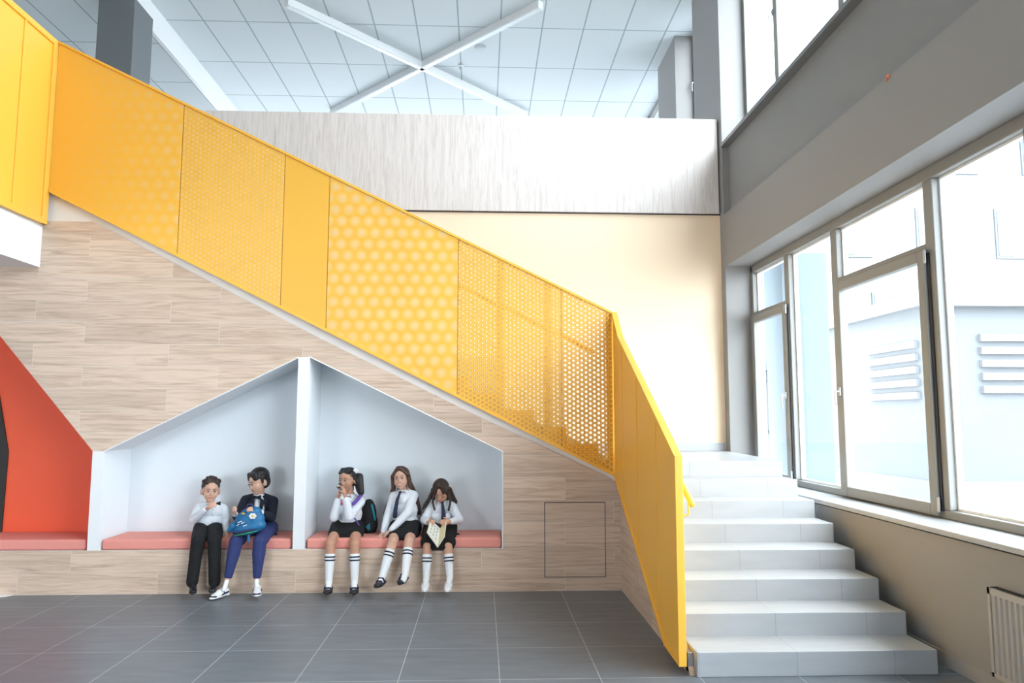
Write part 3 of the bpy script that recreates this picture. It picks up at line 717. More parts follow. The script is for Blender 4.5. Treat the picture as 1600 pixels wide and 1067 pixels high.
def shirt(root, body, arms, m, cuff=True, name='shirt', hem=0.0, f=1.0, sleeve_end=0.93):
    neck = V(body['neck']); chest = V(body['chest']); pelvis = V(body['pelvis']); k = body.get('w', 1.0) * f
    s = MB()
    s.ell(lerp(neck, chest, .75), (.118 * k, .080 * k, .075 * k)); s.ell(lerp(chest, pelvis, .35), (.120 * k, .090 * k, .12 * k))
    s.ell(lerp(chest, pelvis, .78), (.122 * k, .096 * k, .07 * k))
    s.cap(lerp(neck, chest, .12), chest, .046 * k, .07 * k)
    sh0, sh1 = V(arms[0]['pts'][0]), V(arms[1]['pts'][0])
    s.cap(lerp(neck, sh0, .25), sh0, .042 * k, .044 * k); s.cap(lerp(neck, sh1, .25), sh1, .042 * k, .044 * k)
    if hem: s.ell(pelvis, (.128 * k, .10 * k, hem))
    for A_ in arms:
        sh, el, wr = [V(q) for q in A_['pts'][:3]]
        we = lerp(el, wr, sleeve_end)
        s.cap(sh, lerp(sh, el, .5), .046 * k, .043 * k); s.cap(lerp(sh, el, .5), el, .043 * k, .041 * k); s.cap(el, lerp(el, we, .5), .041 * k, .037 * k); s.cap(lerp(el, we, .5), we, .037 * k, .029 * k)
        # folds of cloth near the elbow
        for t in (.35, .6, .82):
            p = lerp(sh, el, t); s.ell(p, (.046 * k, .044 * k, .010))
    o = build(name, s, m, root, voxel=.0055, iters=3)
    if cuff:
        for A_ in arms:
            el, wr = V(A_['pts'][1]), V(A_['pts'][2]); d = (wr - el).normalized()
            build('cuff', MB().cap(wr - d * .040, wr - d * .006, .027 * k, .026 * k), m, o, voxel=.004, iters=1)
    return o

def collar(root, neck, m, s=1.0, name='collar'):
    c = MB(); n = V(neck) + Vector((0, -.012, .012))
    for i in range(14):
        a = -1.3 + 2 * math.pi * i / 14; b_ = a + 2 * math.pi / 14
        c.cap(n + Vector((math.cos(a) * .044 * s, math.sin(a) * .040 * s, 0)), n + Vector((math.cos(b_) * .044 * s, math.sin(b_) * .040 * s, 0)), .0085, seg=8)
    for q in (-1, 1):
        c.prism([(n.x + q * .004, n.z + .008), (n.x + q * .042, n.z + .010), (n.x + q * .036, n.z - .030)], 'Y', n.y - .056, n.y - .040)
    return build(name, c, m, root, voxel=.004, iters=1)

def trousers(root, body, legs, m, k=1.0, hemf=.97, name='trousers'):
    t = MB(); pelvis = V(body['pelvis'])
    t.ell(pelvis + Vector((0, -.02, -.01)), (.125 * k, .105 * k, .075 * k))
    for L_ in legs:
        hi, kn, an = [V(q) for q in L_[:3]]
        e = lerp(kn, an, hemf)
        t.cap(hi, lerp(hi, kn, .6), .076 * k, .068 * k); t.cap(lerp(hi, kn, .6), kn, .068 * k, .060 * k)
        t.cap(kn, lerp(kn, e, .4), .058 * k, .055 * k); t.cap(lerp(kn, e, .4), e, .053 * k, body.get('hem', .046) * k)
        for q in (.3, .6):
            p = lerp(kn, e, q); t.ell(p + Vector((0, -.004, 0)), (.054 * k * (1 - q * .12), .052 * k * (1 - q * .12), .012))
    return build(name, t, m, root, voxel=.006, iters=4)

def skirt(root, body, legs, m, t_end=.62, k=1.0, drop=0.0):
    s = MB(); pelvis = V(body['pelvis'])
    s.ell(pelvis + Vector((0, -.015, .045)), (.108 * k, .092 * k, .05 * k)); s.ell(pelvis + Vector((0, -.02, 0)), (.135 * k, .115 * k, .075 * k))
    e = [lerp(L_[0], L_[1], t_end) for L_ in legs]; h = [V(L_[0]) for L_ in legs]
    for i in (0, 1): s.cap(h[i], e[i], .082 * k, .070 * k)
    for t in (0, .35, .7, 1): 
        a, b_ = lerp(h[0], e[0], t), lerp(h[1], e[1], t)
        s.cap(a, b_, (.080 - .012 * t) * k, (.080 - .012 * t) * k)
    if drop:
        a, b_ = e; n = 9
        for i in range(n + 1):
            p = lerp(a, b_, i / n); w_ = .016 if i % 2 else .022
            s.cap(p + Vector((0, -.045, .01)), p + Vector((0, -.055, -drop)), w_, w_, 8)
    return build('skirt', s, m, root, voxel=.006, iters=4)

def sock(root, kn, an, ft, t0, k=1.0, stripes=True, m=None):
    kn, an, ft = V(kn), V(an), V(ft); d = (an - kn).normalized()
    a = lerp(kn, an, t0); m1 = lerp(kn, an, max(t0, .45))
    s = MB().cap(a, m1, .044 * k, .044 * k).cap(m1, an, .044 * k, .031 * k).cap(an, ft, .031 * k, .026 * k)
    o = build('sock', s, m or M_sock, root, voxel=.0045, iters=2)
    if stripes:
        for q in (.018, .046):
            c = a + d * q; c2 = c + d * .0115
            u = d.orthogonal().normalized(); w_ = d.cross(u); r = .0465 * k; mb = MB(); n = 24
            vs = []
            for cc, rr in ((c, r), (c2, r), (c2, r - .006), (c, r - .006)):
                vs += [cc + (u * math.cos(2 * math.pi * i / n) + w_ * math.sin(2 * math.pi * i / n)) * rr for i in range(n)]
            fs = [(j * n + i, j * n + (i + 1) % n, ((j + 1) % 4) * n + (i + 1) % n, ((j + 1) % 4) * n + i) for j in range(4) for i in range(n)]
            mb.add(vs, fs); build('stripe', mb, mat('navy_stripe', (0.01, 0.012, 0.03), 0.9), o, label='dark ring near the top of the sock')
    return o

def shoe(root, heel, toe, kind, k=1.0):
    """heel, toe: points on the sole; kind picks the upper"""
    h, t = V(heel), V(toe); d = (t - h); L_ = d.length; d.normalize(); up = Vector((0, 0, 1)); up = (up - d * up.dot(d)).normalized(); s = d.cross(up)
    M = Matrix((s, d, up)).transposed(); P = lambda a, b_, c: h + s * a + d * b_ * L_ + up * c
    sole = MB()
    for b_, w_ in ((.12, .027), (.35, .026), (.6, .034), (.8, .034), (.93, .024)): sole.ell(P(0, b_, .009), (w_ * k, .034 * k, .010), M)
    if kind == 'sneaker':
        o = MB(); o.ell(P(0, .22, .034), (.030 * k, .042 * k, .036), M); o.ell(P(0, .62, .026), (.033 * k, .055 * k, .024), M); o.ell(P(0, .86, .020), (.030 * k, .028 * k, .018), M); o.cap(P(0, .22, .05), P(0, .62, .032), .026 * k, .026 * k)
        sh = build('shoe', o, M_shoewhite, root, voxel=.004, iters=2)
        build('sole', sole, M_shoewhite, sh, voxel=.004, iters=2)
        nv = mat('navy_shoe_panel', (0.015, 0.025, 0.06), 0.5)
        tc = MB(); tc.ell(P(0, .90, .021), (.032 * k, .022 * k, .012), M); build('toe_cap', tc, nv, sh, voxel=.004, iters=1)
        sd = MB(); 
        for q in (-1, 1): sd.cap(P(q * .026 * k, .15, .035), P(q * .031 * k, .58, .024), .009, .006); sd.cap(P(q * .030 * k, .38, .028), P(q * .018 * k, .42, .050), .006, .005)
        build('side_panel', sd, nv, sh, voxel=.004, iters=1)
        lc = MB()
        for i in range(4): b_ = .38 + i * .09; lc.cap(P(-.017, b_, .058 - i * .005), P(.017, b_ + .03, .058 - i * .005), .0035, seg=8)
        lc.cap(P(.0, .36, .062), P(.030, .30, .070), .003, seg=8).cap(P(0, .36, .062), P(-.032, .34, .066), .003, seg=8)
        build('laces', lc, M_sock, sh)
    elif kind == 'velcro':
        o = MB(); o.ell(P(0, .24, .036), (.030 * k, .040 * k, .036), M); o.ell(P(0, .60, .028), (.034 * k, .050 * k, .026), M); o.ell(P(0, .85, .022), (.032 * k, .028 * k, .020), M)
        sh = build('shoe', o, M_shoewhite, root, voxel=.004, iters=2)
        build('sole', sole, M_shoewhite, sh, voxel=.004, iters=2)
        gy = mat('grey_shoe_trim', (0.22, 0.24, 0.27), 0.6)
        for i in range(3):
            b_ = .38 + i * .15; z = .063 - i * .007
            build('strap', MB().cap(P(-.030, b_, z - .014), P(0, b_, z), .0065, seg=8).cap(P(0, b_, z), P(.030, b_, z - .014), .0065, seg=8), M_shoewhite, sh)
            build('strap_edge', MB().cap(P(-.030, b_ + .05, z - .018), P(.0, b_ + .05, z - .004), .002, seg=6).cap(P(0, b_ + .05, z - .004), P(.030, b_ + .05, z - .018), .002, seg=6), gy, sh)
    elif kind == 'strap':
        o = MB(); o.ell(P(0, .80, .020), (.033 * k, .036 * k, .020), M); o.ell(P(0, .10, .026), (.028 * k, .026 * k, .028), M)
        for q in (-1, 1): o.cap(P(q * .027 * k, .12, .020), P(q * .032 * k, .75, .014), .010, .010)
        sh = build('shoe', o, M_shoeblack, root, voxel=.004, iters=2)
        build('sole', sole, M_shoeblack, sh, voxel=.004, iters=2)
        for b_, z in ((.34, .060), (.62, .045)):
            build('strap', MB().cap(P(-.034, b_, z - .03), P(-.020, b_, z), .007, seg=8).cap(P(-.020, b_, z), P(.020, b_, z), .007, seg=8).cap(P(.020, b_, z), P(.034, b_, z - .03), .007, seg=8), M_tie, sh)
    else:
        o = MB(); o.ell(P(0, .22, .034), (.029 * k, .042 * k, .034), M); o.ell(P(0, .60, .025), (.033 * k, .055 * k, .024), M); o.ell(P(0, .86, .020), (.031 * k, .030 * k, .018), M)
        sh = build('shoe', o, M_shoeblack, root, voxel=.004, iters=2)
        build('sole', sole, M_shoeblack, sh, voxel=.004, iters=2)
    return sh

def bow_tie(root, c, s, m, yaw=0):
    c = V(c); M = Matrix.Rotation(R(yaw), 3, 'Z'); b = MB()
    for q in (-1, 1):
        vs = [(0, 0, .006), (0, 0, -.006), (q * .036, 0, .018), (q * .036, 0, -.018)]
        o_ = [c + M @ (Vector(v) * s + Vector((0, -.008, 0))) for v in vs] + [c + M @ (Vector(v) * s + Vector((0, .008, 0))) for v in vs]
        b.add(o_, [(0, 2, 3, 1), (4, 5, 7, 6), (0, 4, 6, 2), (1, 3, 7, 5), (2, 6, 7, 3), (0, 1, 5, 4)])
    b.ell(c + M @ Vector((0, -.006, 0)), (.009 * s, .010, .010 * s))
    return build('bow_tie', b, m, root)

def neck_tie(root, pts, m):
    t = MB(); P = [V(p) for p in pts]
    t.ell(P[0], (.014, .012, .014))
    w = [.010, .016, .021, .023]
    for i in range(len(P) - 1): t.cap(P[i], P[i + 1], w[i], w[i + 1], sq=((0, 1, 0), .35))
    return build('tie', t, m, root, voxel=.004, iters=1)

def buttons(root, a, b_, n=4):
    for i in range(n):
        p = lerp(a, b_, i / (n - 1)); build('button', MB().ell(p, (.005, .003, .005)), M_sill, root, smooth=True)

SK1 = mat('skin_light', (0.62, 0.36, 0.26), 0.55); SK2 = mat('skin_warm', (0.60, 0.33, 0.22), 0.55); SK3 = mat('skin_tan', (0.52, 0.27, 0.175), 0.55)
H_brown = mat('dark_brown_hair', (0.035, 0.018, 0.012), 0.55, bump=0.25, bscale=90); H_black = mat('black_hair', (0.010, 0.008, 0.008), 0.45, bump=0.25, bscale=90)
H_chest = mat('chestnut_hair', (0.065, 0.026, 0.015), 0.45, bump=0.25, bscale=90)

# ---- boy with the white shirt and black trousers
body = dict(neck=(-2.512, 7.030, 0.740), chest=(-2.499, 7.020, 0.653), pelvis=(-2.532, 7.050, 0.487), w=1.0, hair=H_brown, hem=.050, grin=True)
arms = [dict(pts=[(-2.616, 7.030, 0.705), (-2.630, 6.950, 0.611), (-2.488, 6.840, 0.716), (-2.442, 6.820, 0.744)], curl=1.5, **{'in': (0.2, 0.9, -0.3)}, hs=1.0, thumb=1),
        dict(pts=[(-2.399, 7.030, 0.698), (-2.359, 7.030, 0.582), (-2.328, 6.930, 0.510), (-2.317, 6.900, 0.480)], curl=.5, **{'in': (0, -0.2, -1)}, thumb=-1)]
legs = [((-2.578, 7.020, 0.463), (-2.491, 6.700, 0.457), (-2.506, 6.650, 0.113), (-2.485, 6.600, 0.070)), ((-2.462, 7.020, 0.462), (-2.347, 6.700, 0.457), (-2.325, 6.680, 0.105), (-2.308, 6.620, 0.070))]
root, H, HM, hs = person('small boy in a white shirt, bow tie and black trousers beside the older boy', (-2.45, 6.9, 0.45), SK1, head_frame((-2.514, 7.020, 0.866), 26, 4, 3, 1.02), body, arms, legs)
random.seed(3)
_cur = []
for i in range(46):
    a_ = random.uniform(-1.9, 5.0); e_ = random.uniform(.35, 1.5); x_, y_, z_ = .080 * math.cos(a_) * math.cos(e_), .022 + .084 * math.sin(a_) * math.cos(e_), .042 + .078 * math.sin(e_)
    if y_ < -.02 and z_ < .075: continue
    _cur.append(((x_, y_, z_), (x_ + random.uniform(-.012, .012), y_ + random.uniform(-.012, .012), z_ + .006), .012, .009))
hair_cap(H, HM, hs, H_brown, root, _cur, lift=.004)
sh = shirt(root, body, arms, M_shirt, hem=.05); collar(root, body['neck'], M_shirt)
bow_tie(root, (-2.414, 6.900, 0.763), 1.0, M_navy, 15)
buttons(sh, (-2.442, 6.895, 0.709), (-2.450, 6.915, 0.541))
trousers(root, body, legs, M_black, 1.0)
for L_ in legs: sock(root, L_[1], L_[2], L_[3], .9, .80, False, M_black)
shoe(root, (-2.500, 6.670, 0.044), (-2.440, 6.500, 0.051), 'plain'); shoe(root, (-2.335, 6.700, 0.041), (-2.294, 6.540, 0.051), 'plain')

# ---- boy with the navy jacket and blue backpack
body = dict(neck=(-2.070, 7.050, 0.812), chest=(-2.057, 7.040, 0.708), pelvis=(-2.049, 7.060, 0.477), w=1.05, hair=H_black, hem=.036)
arms = [dict(pts=[(-2.195, 7.040, 0.778), (-2.239, 6.960, 0.637), (-2.211, 6.800, 0.681), (-2.211, 6.760, 0.708)], curl=1.5, **{'in': (0.6, 0.7, -0.3)}, thumb=-1),
        dict(pts=[(-1.941, 7.040, 0.766), (-1.915, 6.900, 0.632), (-1.968, 6.720, 0.707), (-2.001, 6.680, 0.729)], curl=.8, **{'in': (0, 0.8, -0.8)}, thumb=1)]
legs = [((-2.141, 7.020, 0.449), (-2.152, 6.680, 0.459), (-2.191, 6.620, 0.160), (-2.200, 6.560, 0.077)), ((-1.960, 7.020, 0.448), (-1.947, 6.680, 0.458), (-1.949, 6.640, 0.154), (-1.931, 6.580, 0.087))]
root, H, HM, hs = person('older boy in navy jacket and blue trousers with a blue backpack on his lap', (-2.05, 6.9, 0.45), SK1, head_frame((-2.071, 7.000, 0.946), -38, 16, -4, 1.08), body, arms, legs)
hair_cap(H, HM, hs, H_black, root, [((-.050 + .014 * i, -.038, .082), (-.058 + .0165 * i, -.062 + .004 * abs(i - 3.5), .036 + .004 * (i % 2)), .018, .011) for i in range(8)] + [((sx_ * .068, .0, .05), (sx_ * .075, -.012, -.002), .020, .010) for sx_ in (-1, 1)], lift=.008)
build('shirt', MB().ell((-2.057, 6.980, 0.721), (.055, .05, .115)), M_shirt, root, smooth=True)
collar(root, body['neck'], M_shirt, 1.1)
bow_tie(root, (-2.064, 6.925, 0.814), 1.25, M_navy, -15)
jk = shirt(root, body, arms, M_navy, cuff=False, name='jacket', hem=.06, f=.97, sleeve_end=.82)
for A_ in arms:
    el, wr = V(A_['pts'][1]), V(A_['pts'][2]); d = (wr - el).normalized(); build('cuff', MB().cap(wr - d * .05, wr - d * .008, .027, .026), M_shirt, root, voxel=.004, iters=1, label='white shirt cuff below the jacket sleeve')
fr_ = MB().prism([(0, 0), (.030, .012), (.022, -.10), (.004, -.13)], 'Y', 0, .01)
lp = MB()
for q, (u, w_) in ((-1, (0, 0)), (1, (0, 0))):
    cx, cy, cz = (-2.056, 6.930, 0.790)
    lp.prism([(cx + q * .030, cz + .012), (cx + q * .062, cz - .010), (cx + q * .030, cz - .13), (cx + q * .022, cz - .12)], 'Y', cy - .015, cy + .03)
build('lapel', lp, M_navy, jk)
build('coat_tail', MB().cap((-1.961, 7.080, 0.497), (-1.891, 6.980, 0.454), .035, .02), M_navy, jk, voxel=.006)
trousers(root, body, legs, M_blue, 1.02, hemf=.93)
for L_ in legs: sock(root, L_[1], L_[2], L_[3], .9, .70, False)
shoe(root, (-2.199, 6.660, 0.011), (-2.275, 6.490, 0.012), 'sneaker', 1.12); shoe(root, (-1.947, 6.660, 0.025), (-1.896, 6.470, 0.035), 'sneaker', 1.12)

# blue backpack on his lap
bp = empty('backpack', (-2.051, 6.740, 0.515), 'bright blue backpack with a white flower on the lap of the older boy', 'backpack')
c = V((-2.048, 6.700, 0.632)); M_bp = mat('bright_blue_nylon', (0.005, 0.13, 0.30), 0.5, bump=0.3, bscale=30); Mt = Matrix.Rotation(R(-12), 3, 'Y')
m_ = MB(); m_.ell(c, (.135, .075, .105), Mt); m_.ell(c + Vector((.0, 0, -.055)), (.150, .080, .065), Mt); m_.ell(c + Vector((.01, 0, .07)), (.095, .062, .055), Mt)
build('bag', m_, M_bp, bp, voxel=.007, iters=5)
m_ = MB(); m_.ell(c + Vector((-.012, -.006, -.075)), (.135, .082, .026), Mt); build('navy_band', m_, mat('navy_nylon', (0.02, 0.035, 0.12), 0.6), bp, smooth=True)
m_ = MB(); m_.ell(c + Vector((-.014, -.006, -.098)), (.125, .078, .014), Mt); build('piping', m_, mat('green_nylon', (0.03, 0.25, 0.12), 0.6), bp, smooth=True)
m_ = MB(); m_.tube([c + Vector((-.03, -.02, .115)), c + Vector((-.015, -.03, .145)), c + Vector((.02, -.03, .15)), c + Vector((.04, -.02, .125))], .007); build('loop', m_, mat('navy_nylon', (0.02, 0.035, 0.12), 0.6), bp)
m_ = MB(); m_.cap(c + Vector((-.135, -.02, -.04)), c + Vector((-.165, -.02, -.075)), .030, .022); build('side_pocket', m_, M_bp, bp, voxel=.007)
m_ = MB(); m_.cap(c + Vector((.005, -.03, -.10)), c + Vector((.012, -.045, -.165)), .012, .012, sq=((0, 1, 0), .4)); build('strap', m_, M_bp, bp)
fl = MB(); fc = c + Vector((.048, -.075, .052)); 
for i in range(6):
    a = i * math.pi / 3; fl.ell(fc + Vector((math.cos(a) * .020, -.002, math.sin(a) * .015)), (.014, .005, .012))
o = build('flower', fl, M_shoewhite, bp, smooth=True); build('flower_centre', MB().ell(fc + Vector((0, -.006, 0)), (.010, .005, .009)), mat('daisy_yellow', (0.75, 0.42, 0.03), 0.5), o, smooth=True)
fl = MB(); fl.ell(fc + Vector((-.085, .004, .022)), (.016, .005, .008)); build('yellow_leaf', fl, MATS['daisy_yellow'], bp, smooth=True)
for i, (dx, dz, l_) in enumerate([(-.075, -.002, .03), (-.045, -.010, .022), (-.085, -.028, .02), (-.03, -.034, .03)]):
    build('white_print', MB().cap(c + Vector((dx, -.077, dz - .0)), c + Vector((dx + l_, -.078, dz + .012)), .004, .003, 8), M_shirt, bp)

# ---- girl drinking from a small cup, backpack on
body = dict(neck=(-1.229, 7.020, 0.813), chest=(-1.225, 7.010, 0.726), pelvis=(-1.241, 7.030, 0.513), w=1.0, hair=H_black)
arms = [dict(pts=[(-1.325, 7.000, 0.768), (-1.344, 6.880, 0.638), (-1.306, 6.840, 0.803), (-1.294, 6.830, 0.862)], curl=1.0, **{'in': (0.9, 0.1, 0.2)}, thumb=-1),
        dict(pts=[(-1.129, 7.000, 0.762), (-1.197, 6.830, 0.645), (-1.224, 6.800, 0.813), (-1.246, 6.800, 0.882)], curl=1.0, **{'in': (-0.9, 0.2, 0.1)}, thumb=1)]
legs = [((-1.323, 7.000, 0.489), (-1.334, 6.700, 0.429), (-1.332, 6.660, 0.118), (-1.323, 6.600, 0.067)), ((-1.159, 7.000, 0.488), (-1.121, 6.700, 0.428), (-1.109, 6.660, 0.117), (-1.103, 6.600, 0.065))]
root, H, HM, hs = person('girl with a white hair bow lifting a small cup to her mouth', (-1.28, 6.9, 0.45), SK3, head_frame((-1.249, 6.980, 0.964), -22, 4, -3, 1.02), body, arms, legs)
hair_cap(H, HM, hs, H_black, root, [((.02 * i - .05, -.050, .070), (.020 * i - .048, .0, .098), .010, .016) for i in range(6)] + [((-.060, .0, .05), (-.078, .0, -.03), .022, .014), ((.068, .0, .05), (.080, .02, -.02), .024, .024)]
         + [((.06 + .008 * i, .06, .02), (.085 + .014 * i, .04 - .01 * i, -.10 - .012 * (i % 3)), .034, .024) for i in range(5)] + [((-.02, .08, 0), (-.02, .075, -.10), .04, .03)])
bw = MB(); bc = H(.072, .03, .075)
for i in range(5): a = i * 1.257; bw.ell(bc + Vector((math.cos(a) * .013, -.01, math.sin(a) * .013)), (.013, .009, .013))
build('hair_bow', bw, M_sock, root, smooth=True, label='white ruffled hair bow')
sh = shirt(root, body, arms, M_shirt, sleeve_end=.92); collar(root, body['neck'], M_shirt, .95)
skirt(root, body, legs, M_black, .42, .98)
for L_ in legs: sock(root, L_[1], L_[2], L_[3], .27, .98)
shoe(root, (-1.334, 6.680, 0.038), (-1.317, 6.520, 0.032), 'strap'); shoe(root, (-1.111, 6.680, 0.036), (-1.089, 6.520, 0.030), 'strap')
cp = empty('cup', (-1.284, 6.800, 0.922), 'small silvery cup held to the mouth of the girl with the hair bow', 'cup')
cc = V((-1.281, 6.815, 0.915)); Mc = Matrix.Rotation(R(50), 3, 'X') @ Matrix.Rotation(R(-20), 3, 'Y')
m_ = MB(); n = 20; vs = []
prof_ = [(-.028, .0), (-.028, .020), (.0, .027), (.022, .027), (.022, .024), (0, .024), (-.024, .018), (-.024, 0)]
for (zz, rr) in prof_:
    for i in range(n): vs.append(cc + Mc @ Vector((rr * math.cos(2 * math.pi * i / n), rr * math.sin(2 * math.pi * i / n), zz)))
m_.add(vs, [(j * n + i, j * n + (i + 1) % n, (j + 1) * n + (i + 1) % n, (j + 1) * n + i) for j in range(len(prof_) - 1) for i in range(n)])
build('bowl', m_, M_steel, cp, smooth=True)
build('rim', MB().tube([cc + Mc @ Vector((.026 * math.cos(a * .3927), .026 * math.sin(a * .3927), .022)) for a in range(17)], .003, 8), mat('dark_cup_trim', (0.06, 0.05, 0.05), 0.4), cp)

# black and teal backpack behind her
bp = empty('backpack', (-1.034, 7.080, 0.434), 'black and teal school backpack worn by the girl with the hair bow', 'backpack')
c = V((-1.065, 7.100, 0.620)); m_ = MB(); m_.ell(c, (.075, .10, .16)); m_.ell(c + Vector((.008, 0, -.075)), (.080, .10, .12)); build('bag', m_, M_black, bp, voxel=.008, iters=5)
tl = mat('teal_nylon', (0.005, 0.14, 0.19), 0.6)
m_ = MB(); m_.cap(c + Vector((.040, -.070, .10)), c + Vector((.068, -.065, -.02)), .022, .020, sq=((1, 0, 0), .6)); build('side_panel', m_, tl, bp, voxel=.006, label='teal side panel')
m_ = MB(); m_.prism([(c.x - .01, c.z - .085), (c.x + .028, c.z - .050), (c.x + .030, c.z - .11), (c.x + .015, c.z - .12)], 'Y', c.y - .112, c.y - .07); build('patch', m_, tl, bp, label='teal triangular patch')
m_ = MB(); m_.tube([(-1.112, 6.990, 0.845), (-1.131, 6.900, 0.802), (-1.173, 6.878, 0.759)], .017); build('strap', m_, mat('purple_webbing', (0.14, 0.07, 0.36), 0.7), bp, voxel=.005, label='purple shoulder strap')
m_ = MB(); m_.tube([(-1.166, 6.885, 0.637), (-1.131, 6.895, 0.584), (-1.101, 6.930, 0.510)], .008); build('lower_strap', m_, MATS['purple_webbing'], bp, voxel=.004)
m_ = MB(); m_.tube([(-1.296, 6.940, 0.787), (-1.282, 6.900, 0.751)], .012); build('far_strap', m_, mat('pink_webbing', (0.6, 0.16, 0.25), 0.7), bp, voxel=.004, label='pink webbing over the other shoulder')
m_ = MB(); m_.cap((-1.468, 6.860, 0.454), (-1.414, 6.880, 0.442), .009, .012, sq=((0, 1, 0), 1)); m_.cap((-1.414, 6.880, 0.442), (-1.365, 6.950, 0.439), .006, .006); build('loose_strap', m_, M_black, bp)

# ---- laughing girl with very long hair and a navy tie
body = dict(neck=(-0.731, 7.030, 0.852), chest=(-0.722, 7.020, 0.758), pelvis=(-0.709, 7.040, 0.532), w=1.0, hair=H_chest, smile=True)
arms = [dict(pts=[(-0.820, 7.030, 0.811), (-0.870, 6.980, 0.635), (-0.898, 6.900, 0.496), (-0.921, 6.860, 0.468)], curl=.45, **{'in': (0, 0, -1)}, thumb=-1),
        dict(pts=[(-0.640, 7.020, 0.817), (-0.673, 6.840, 0.681), (-0.816, 6.800, 0.534), (-0.867, 6.800, 0.489)], curl=.45, **{'in': (0, 0, -1)}, thumb=1)]
legs = [((-0.787, 7.000, 0.492), (-0.788, 6.700, 0.448), (-0.860, 6.580, 0.159), (-0.874, 6.530, 0.111)), ((-0.633, 7.000, 0.491), (-0.644, 6.700, 0.453), (-0.659, 6.560, 0.189), (-0.668, 6.490, 0.156))]
root, H, HM, hs = person('laughing girl with very long chestnut hair, navy tie and feet lifted off the floor', (-0.73, 6.9, 0.45), SK1, head_frame((-0.754, 7.000, 0.973), -6, -2, -8, 1.02), body, arms, legs)
hair_cap(H, HM, hs, H_chest, root, [((sx_ * .01, -.045, .098), (sx_ * .070, -.035, .03), .022, .020) for sx_ in (-1, 1)] + [((sx_ * .068, -.02, .03), (sx_ * .078, -.01, -.08), .024, .022) for sx_ in (-1, 1)])
m_ = MB()
m_.tube([(-0.816, 7.030, 0.947), (-0.847, 7.060, 0.808), (-0.894, 7.070, 0.688)], .022); m_.cap((-0.894, 7.070, 0.688), (-0.922, 7.060, 0.625), .020, .008); m_.tube([(-0.842, 7.060, 0.867), (-0.869, 7.100, 0.744), (-0.915, 7.100, 0.643)], .018)
m_.tube([(-0.687, 7.050, 0.945), (-0.623, 7.100, 0.803), (-0.597, 7.100, 0.683), (-0.591, 7.100, 0.648)], .024); m_.cap((-0.757, 7.090, 0.923), (-0.732, 7.130, 0.650), .05, .06)
build('long_hair', m_, H_chest, root, voxel=.006, iters=3)
sh = shirt(root, body, arms, M_shirt, sleeve_end=.93); collar(root, body['neck'], M_shirt)
neck_tie(root, [(-0.756, 6.935, 0.855), (-0.775, 6.905, 0.795), (-0.790, 6.895, 0.709), (-0.796, 6.900, 0.645)], M_tie)
skirt(root, body, legs, M_black, .60, .98)
for L_ in legs: sock(root, L_[1], L_[2], L_[3], .24, .98)
shoe(root, (-0.850, 6.600, 0.106), (-0.891, 6.460, 0.100), 'strap'); shoe(root, (-0.657, 6.600, 0.143), (-0.694, 6.460, 0.125), 'strap')

# ---- girl reading
body = dict(neck=(-0.370, 7.020, 0.751), chest=(-0.374, 7.000, 0.677), pelvis=(-0.386, 7.040, 0.472), w=.95, hair=H_brown, down=True)
arms = [dict(pts=[(-0.458, 7.000, 0.719), (-0.529, 6.940, 0.604), (-0.488, 6.780, 0.603), (-0.470, 6.735, 0.609)], curl=1.0, **{'in': (0.7, 0.6, -0.2)}, thumb=1),
        dict(pts=[(-0.279, 7.000, 0.718), (-0.204, 6.920, 0.605), (-0.280, 6.760, 0.611), (-0.310, 6.720, 0.613)], curl=1.0, **{'in': (-0.7, 0.6, -0.2)}, thumb=-1)]
legs = [((-0.461, 7.000, 0.455), (-0.481, 6.720, 0.410), (-0.484, 6.660, 0.134), (-0.486, 6.620, 0.088)), ((-0.306, 7.000, 0.455), (-0.299, 6.720, 0.409), (-0.276, 6.660, 0.144), (-0.285, 6.620, 0.092))]
root, H, HM, hs = person('small girl with dark hair and white velcro shoes bent over a picture book', (-0.38, 6.9, 0.45), SK2, head_frame((-0.379, 6.950, 0.859), -6, 34, -3, .98), body, arms, legs)
hair_cap(H, HM, hs, H_brown, root, [((sx_ * .008, -.040, .100), (sx_ * .062, -.050, .030), .020, .016) for sx_ in (-1, 1)] + [((sx_ * .02, -.05, .085), (sx_ * (.030 + .012 * j), -.074 + .006 * j, .028), .010, .004) for sx_ in (-1, 1) for j in range(2)] + [((sx_ * .065, -.02, .04), (sx_ * .078, -.02, -.06), .026, .022) for sx_ in (-1, 1)])
m_ = MB()
m_.tube([(-0.449, 6.930, 0.873), (-0.485, 6.950, 0.795), (-0.527, 6.970, 0.728)], .020); m_.cap((-0.527, 6.970, 0.728), (-0.550, 6.960, 0.689), .016, .007); m_.tube([(-0.441, 6.900, 0.852), (-0.453, 6.920, 0.763), (-0.434, 6.910, 0.700)], .011)
m_.tube([(-0.302, 6.950, 0.882), (-0.274, 7.000, 0.806), (-0.251, 7.030, 0.756)], .024); m_.tube([(-0.318, 6.910, 0.863), (-0.288, 6.910, 0.781), (-0.304, 6.900, 0.695)], .012); m_.cap((-0.359, 7.020, 0.840), (-0.354, 7.080, 0.655), .05, .05)
build('long_hair', m_, H_brown, root, voxel=.006, iters=3)
shirt(root, body, arms, M_shirt, sleeve_end=.92); collar(root, body['neck'], M_shirt, .9)
neck_tie(root, [(-0.365, 6.925, 0.762), (-0.357, 6.900, 0.719), (-0.350, 6.890, 0.662), (-0.350, 6.890, 0.627)], M_tie)
skirt(root, body, legs, M_black, .86, 1.02, drop=.03)
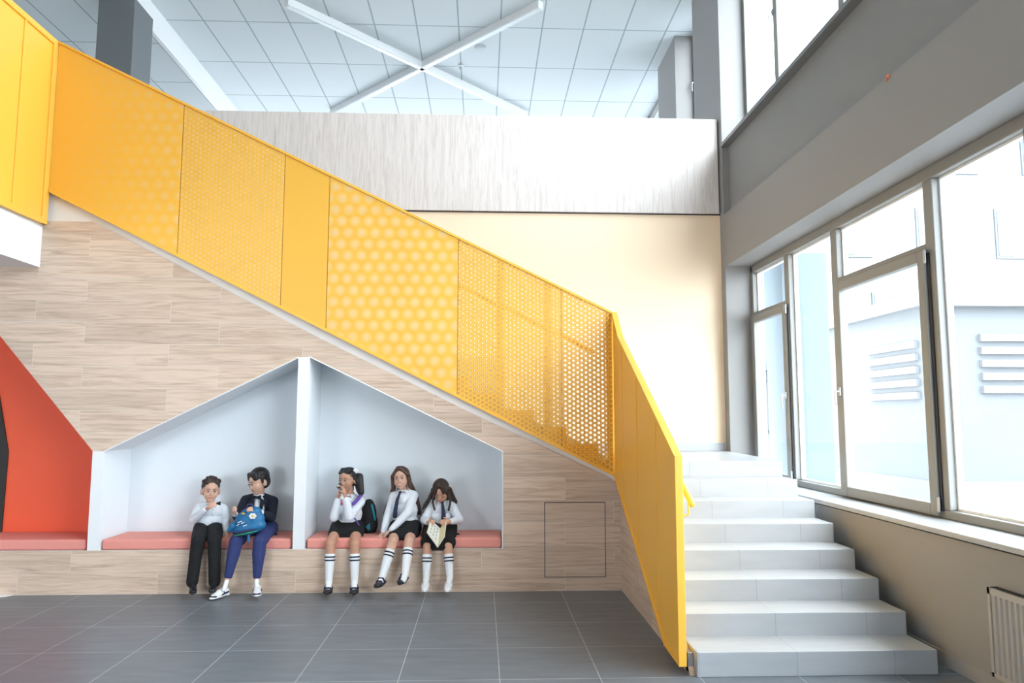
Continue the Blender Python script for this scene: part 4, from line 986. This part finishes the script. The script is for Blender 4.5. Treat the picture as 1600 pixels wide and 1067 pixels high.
build('skirt_tail', MB().cap((-0.277, 7.000, 0.478), (-0.167, 6.900, 0.441), .045, .02, sq=((0, 0, 1), .5)).cap((-0.203, 6.940, 0.452), (-0.125, 6.860, 0.441), .025, .008, sq=((0, 0, 1), .6)), M_black, root, voxel=.006)
for L_ in legs: sock(root, L_[1], L_[2], L_[3], .30, .95)
shoe(root, (-0.486, 6.700, 0.043), (-0.488, 6.550, 0.045), 'velcro'); shoe(root, (-0.277, 6.700, 0.052), (-0.293, 6.550, 0.043), 'velcro')

# open picture book
bk = empty('book', (-0.388, 6.640, 0.407), 'open picture book with pale pages held by the small dark-haired girl', 'book')
sp0, sp1 = V((-0.390, 6.620, 0.410)), V((-0.376, 6.740, 0.552))
def leaf(name, far0, far1, m, t, off, par):
    a, b_, c_, d_ = sp0, sp1, V(far1), V(far0); n_ = (b_ - a).cross(d_ - a).normalized()
    o_ = [p + n_ * off for p in (a, b_, c_, d_)] + [p + n_ * (off + t) for p in (a, b_, c_, d_)]
    return build(name, MB().add(o_, [(0, 1, 2, 3), (4, 7, 6, 5), (0, 4, 5, 1), (1, 5, 6, 2), (2, 6, 7, 3), (3, 7, 4, 0)]), m, par)
M_cover = mat('book_cover_cream', (0.75, 0.66, 0.40), 0.5); M_page = mat('paper', (0.78, 0.76, 0.68), 0.7)
f0, f1 = (-0.484, 6.620, 0.537), (-0.458, 6.720, 0.634)
g0, g1 = (-0.328, 6.600, 0.506), (-0.317, 6.700, 0.625)
lc_ = leaf('cover', f0, f1, M_cover, .003, 0, bk); leaf('cover', g0, g1, M_cover, .003, 0, bk)
leaf('pages', lerp(sp0, f0, .96), lerp(sp1, f1, .96), M_page, .006, .003, bk); leaf('pages', lerp(sp0, g0, .96), lerp(sp1, g1, .96), M_page, .006, .003, bk)
# printed picture on the cover facing out: small drawn shapes
n_ = (sp1 - sp0).cross(V(f0) - sp0).normalized(); sgn = -1 if n_.y > 0 else 1
pr = MB()
for i in range(4):
    for j in range(3):
        a = lerp(lerp(sp0, f0, .22 + .26 * j), lerp(sp1, f1, .22 + .26 * j), .25 + .19 * i)
        q = lerp(lerp(sp0, f0, .30 + .26 * j), lerp(sp1, f1, .30 + .26 * j), .29 + .19 * i)
        for oo in (-.0005, .0095): pr.cap(a + n_ * oo, q + n_ * oo, .0032, .002, 6)
build('drawing', pr, mat('blue_grey_print', (0.12, 0.22, 0.28), 0.6), bk)
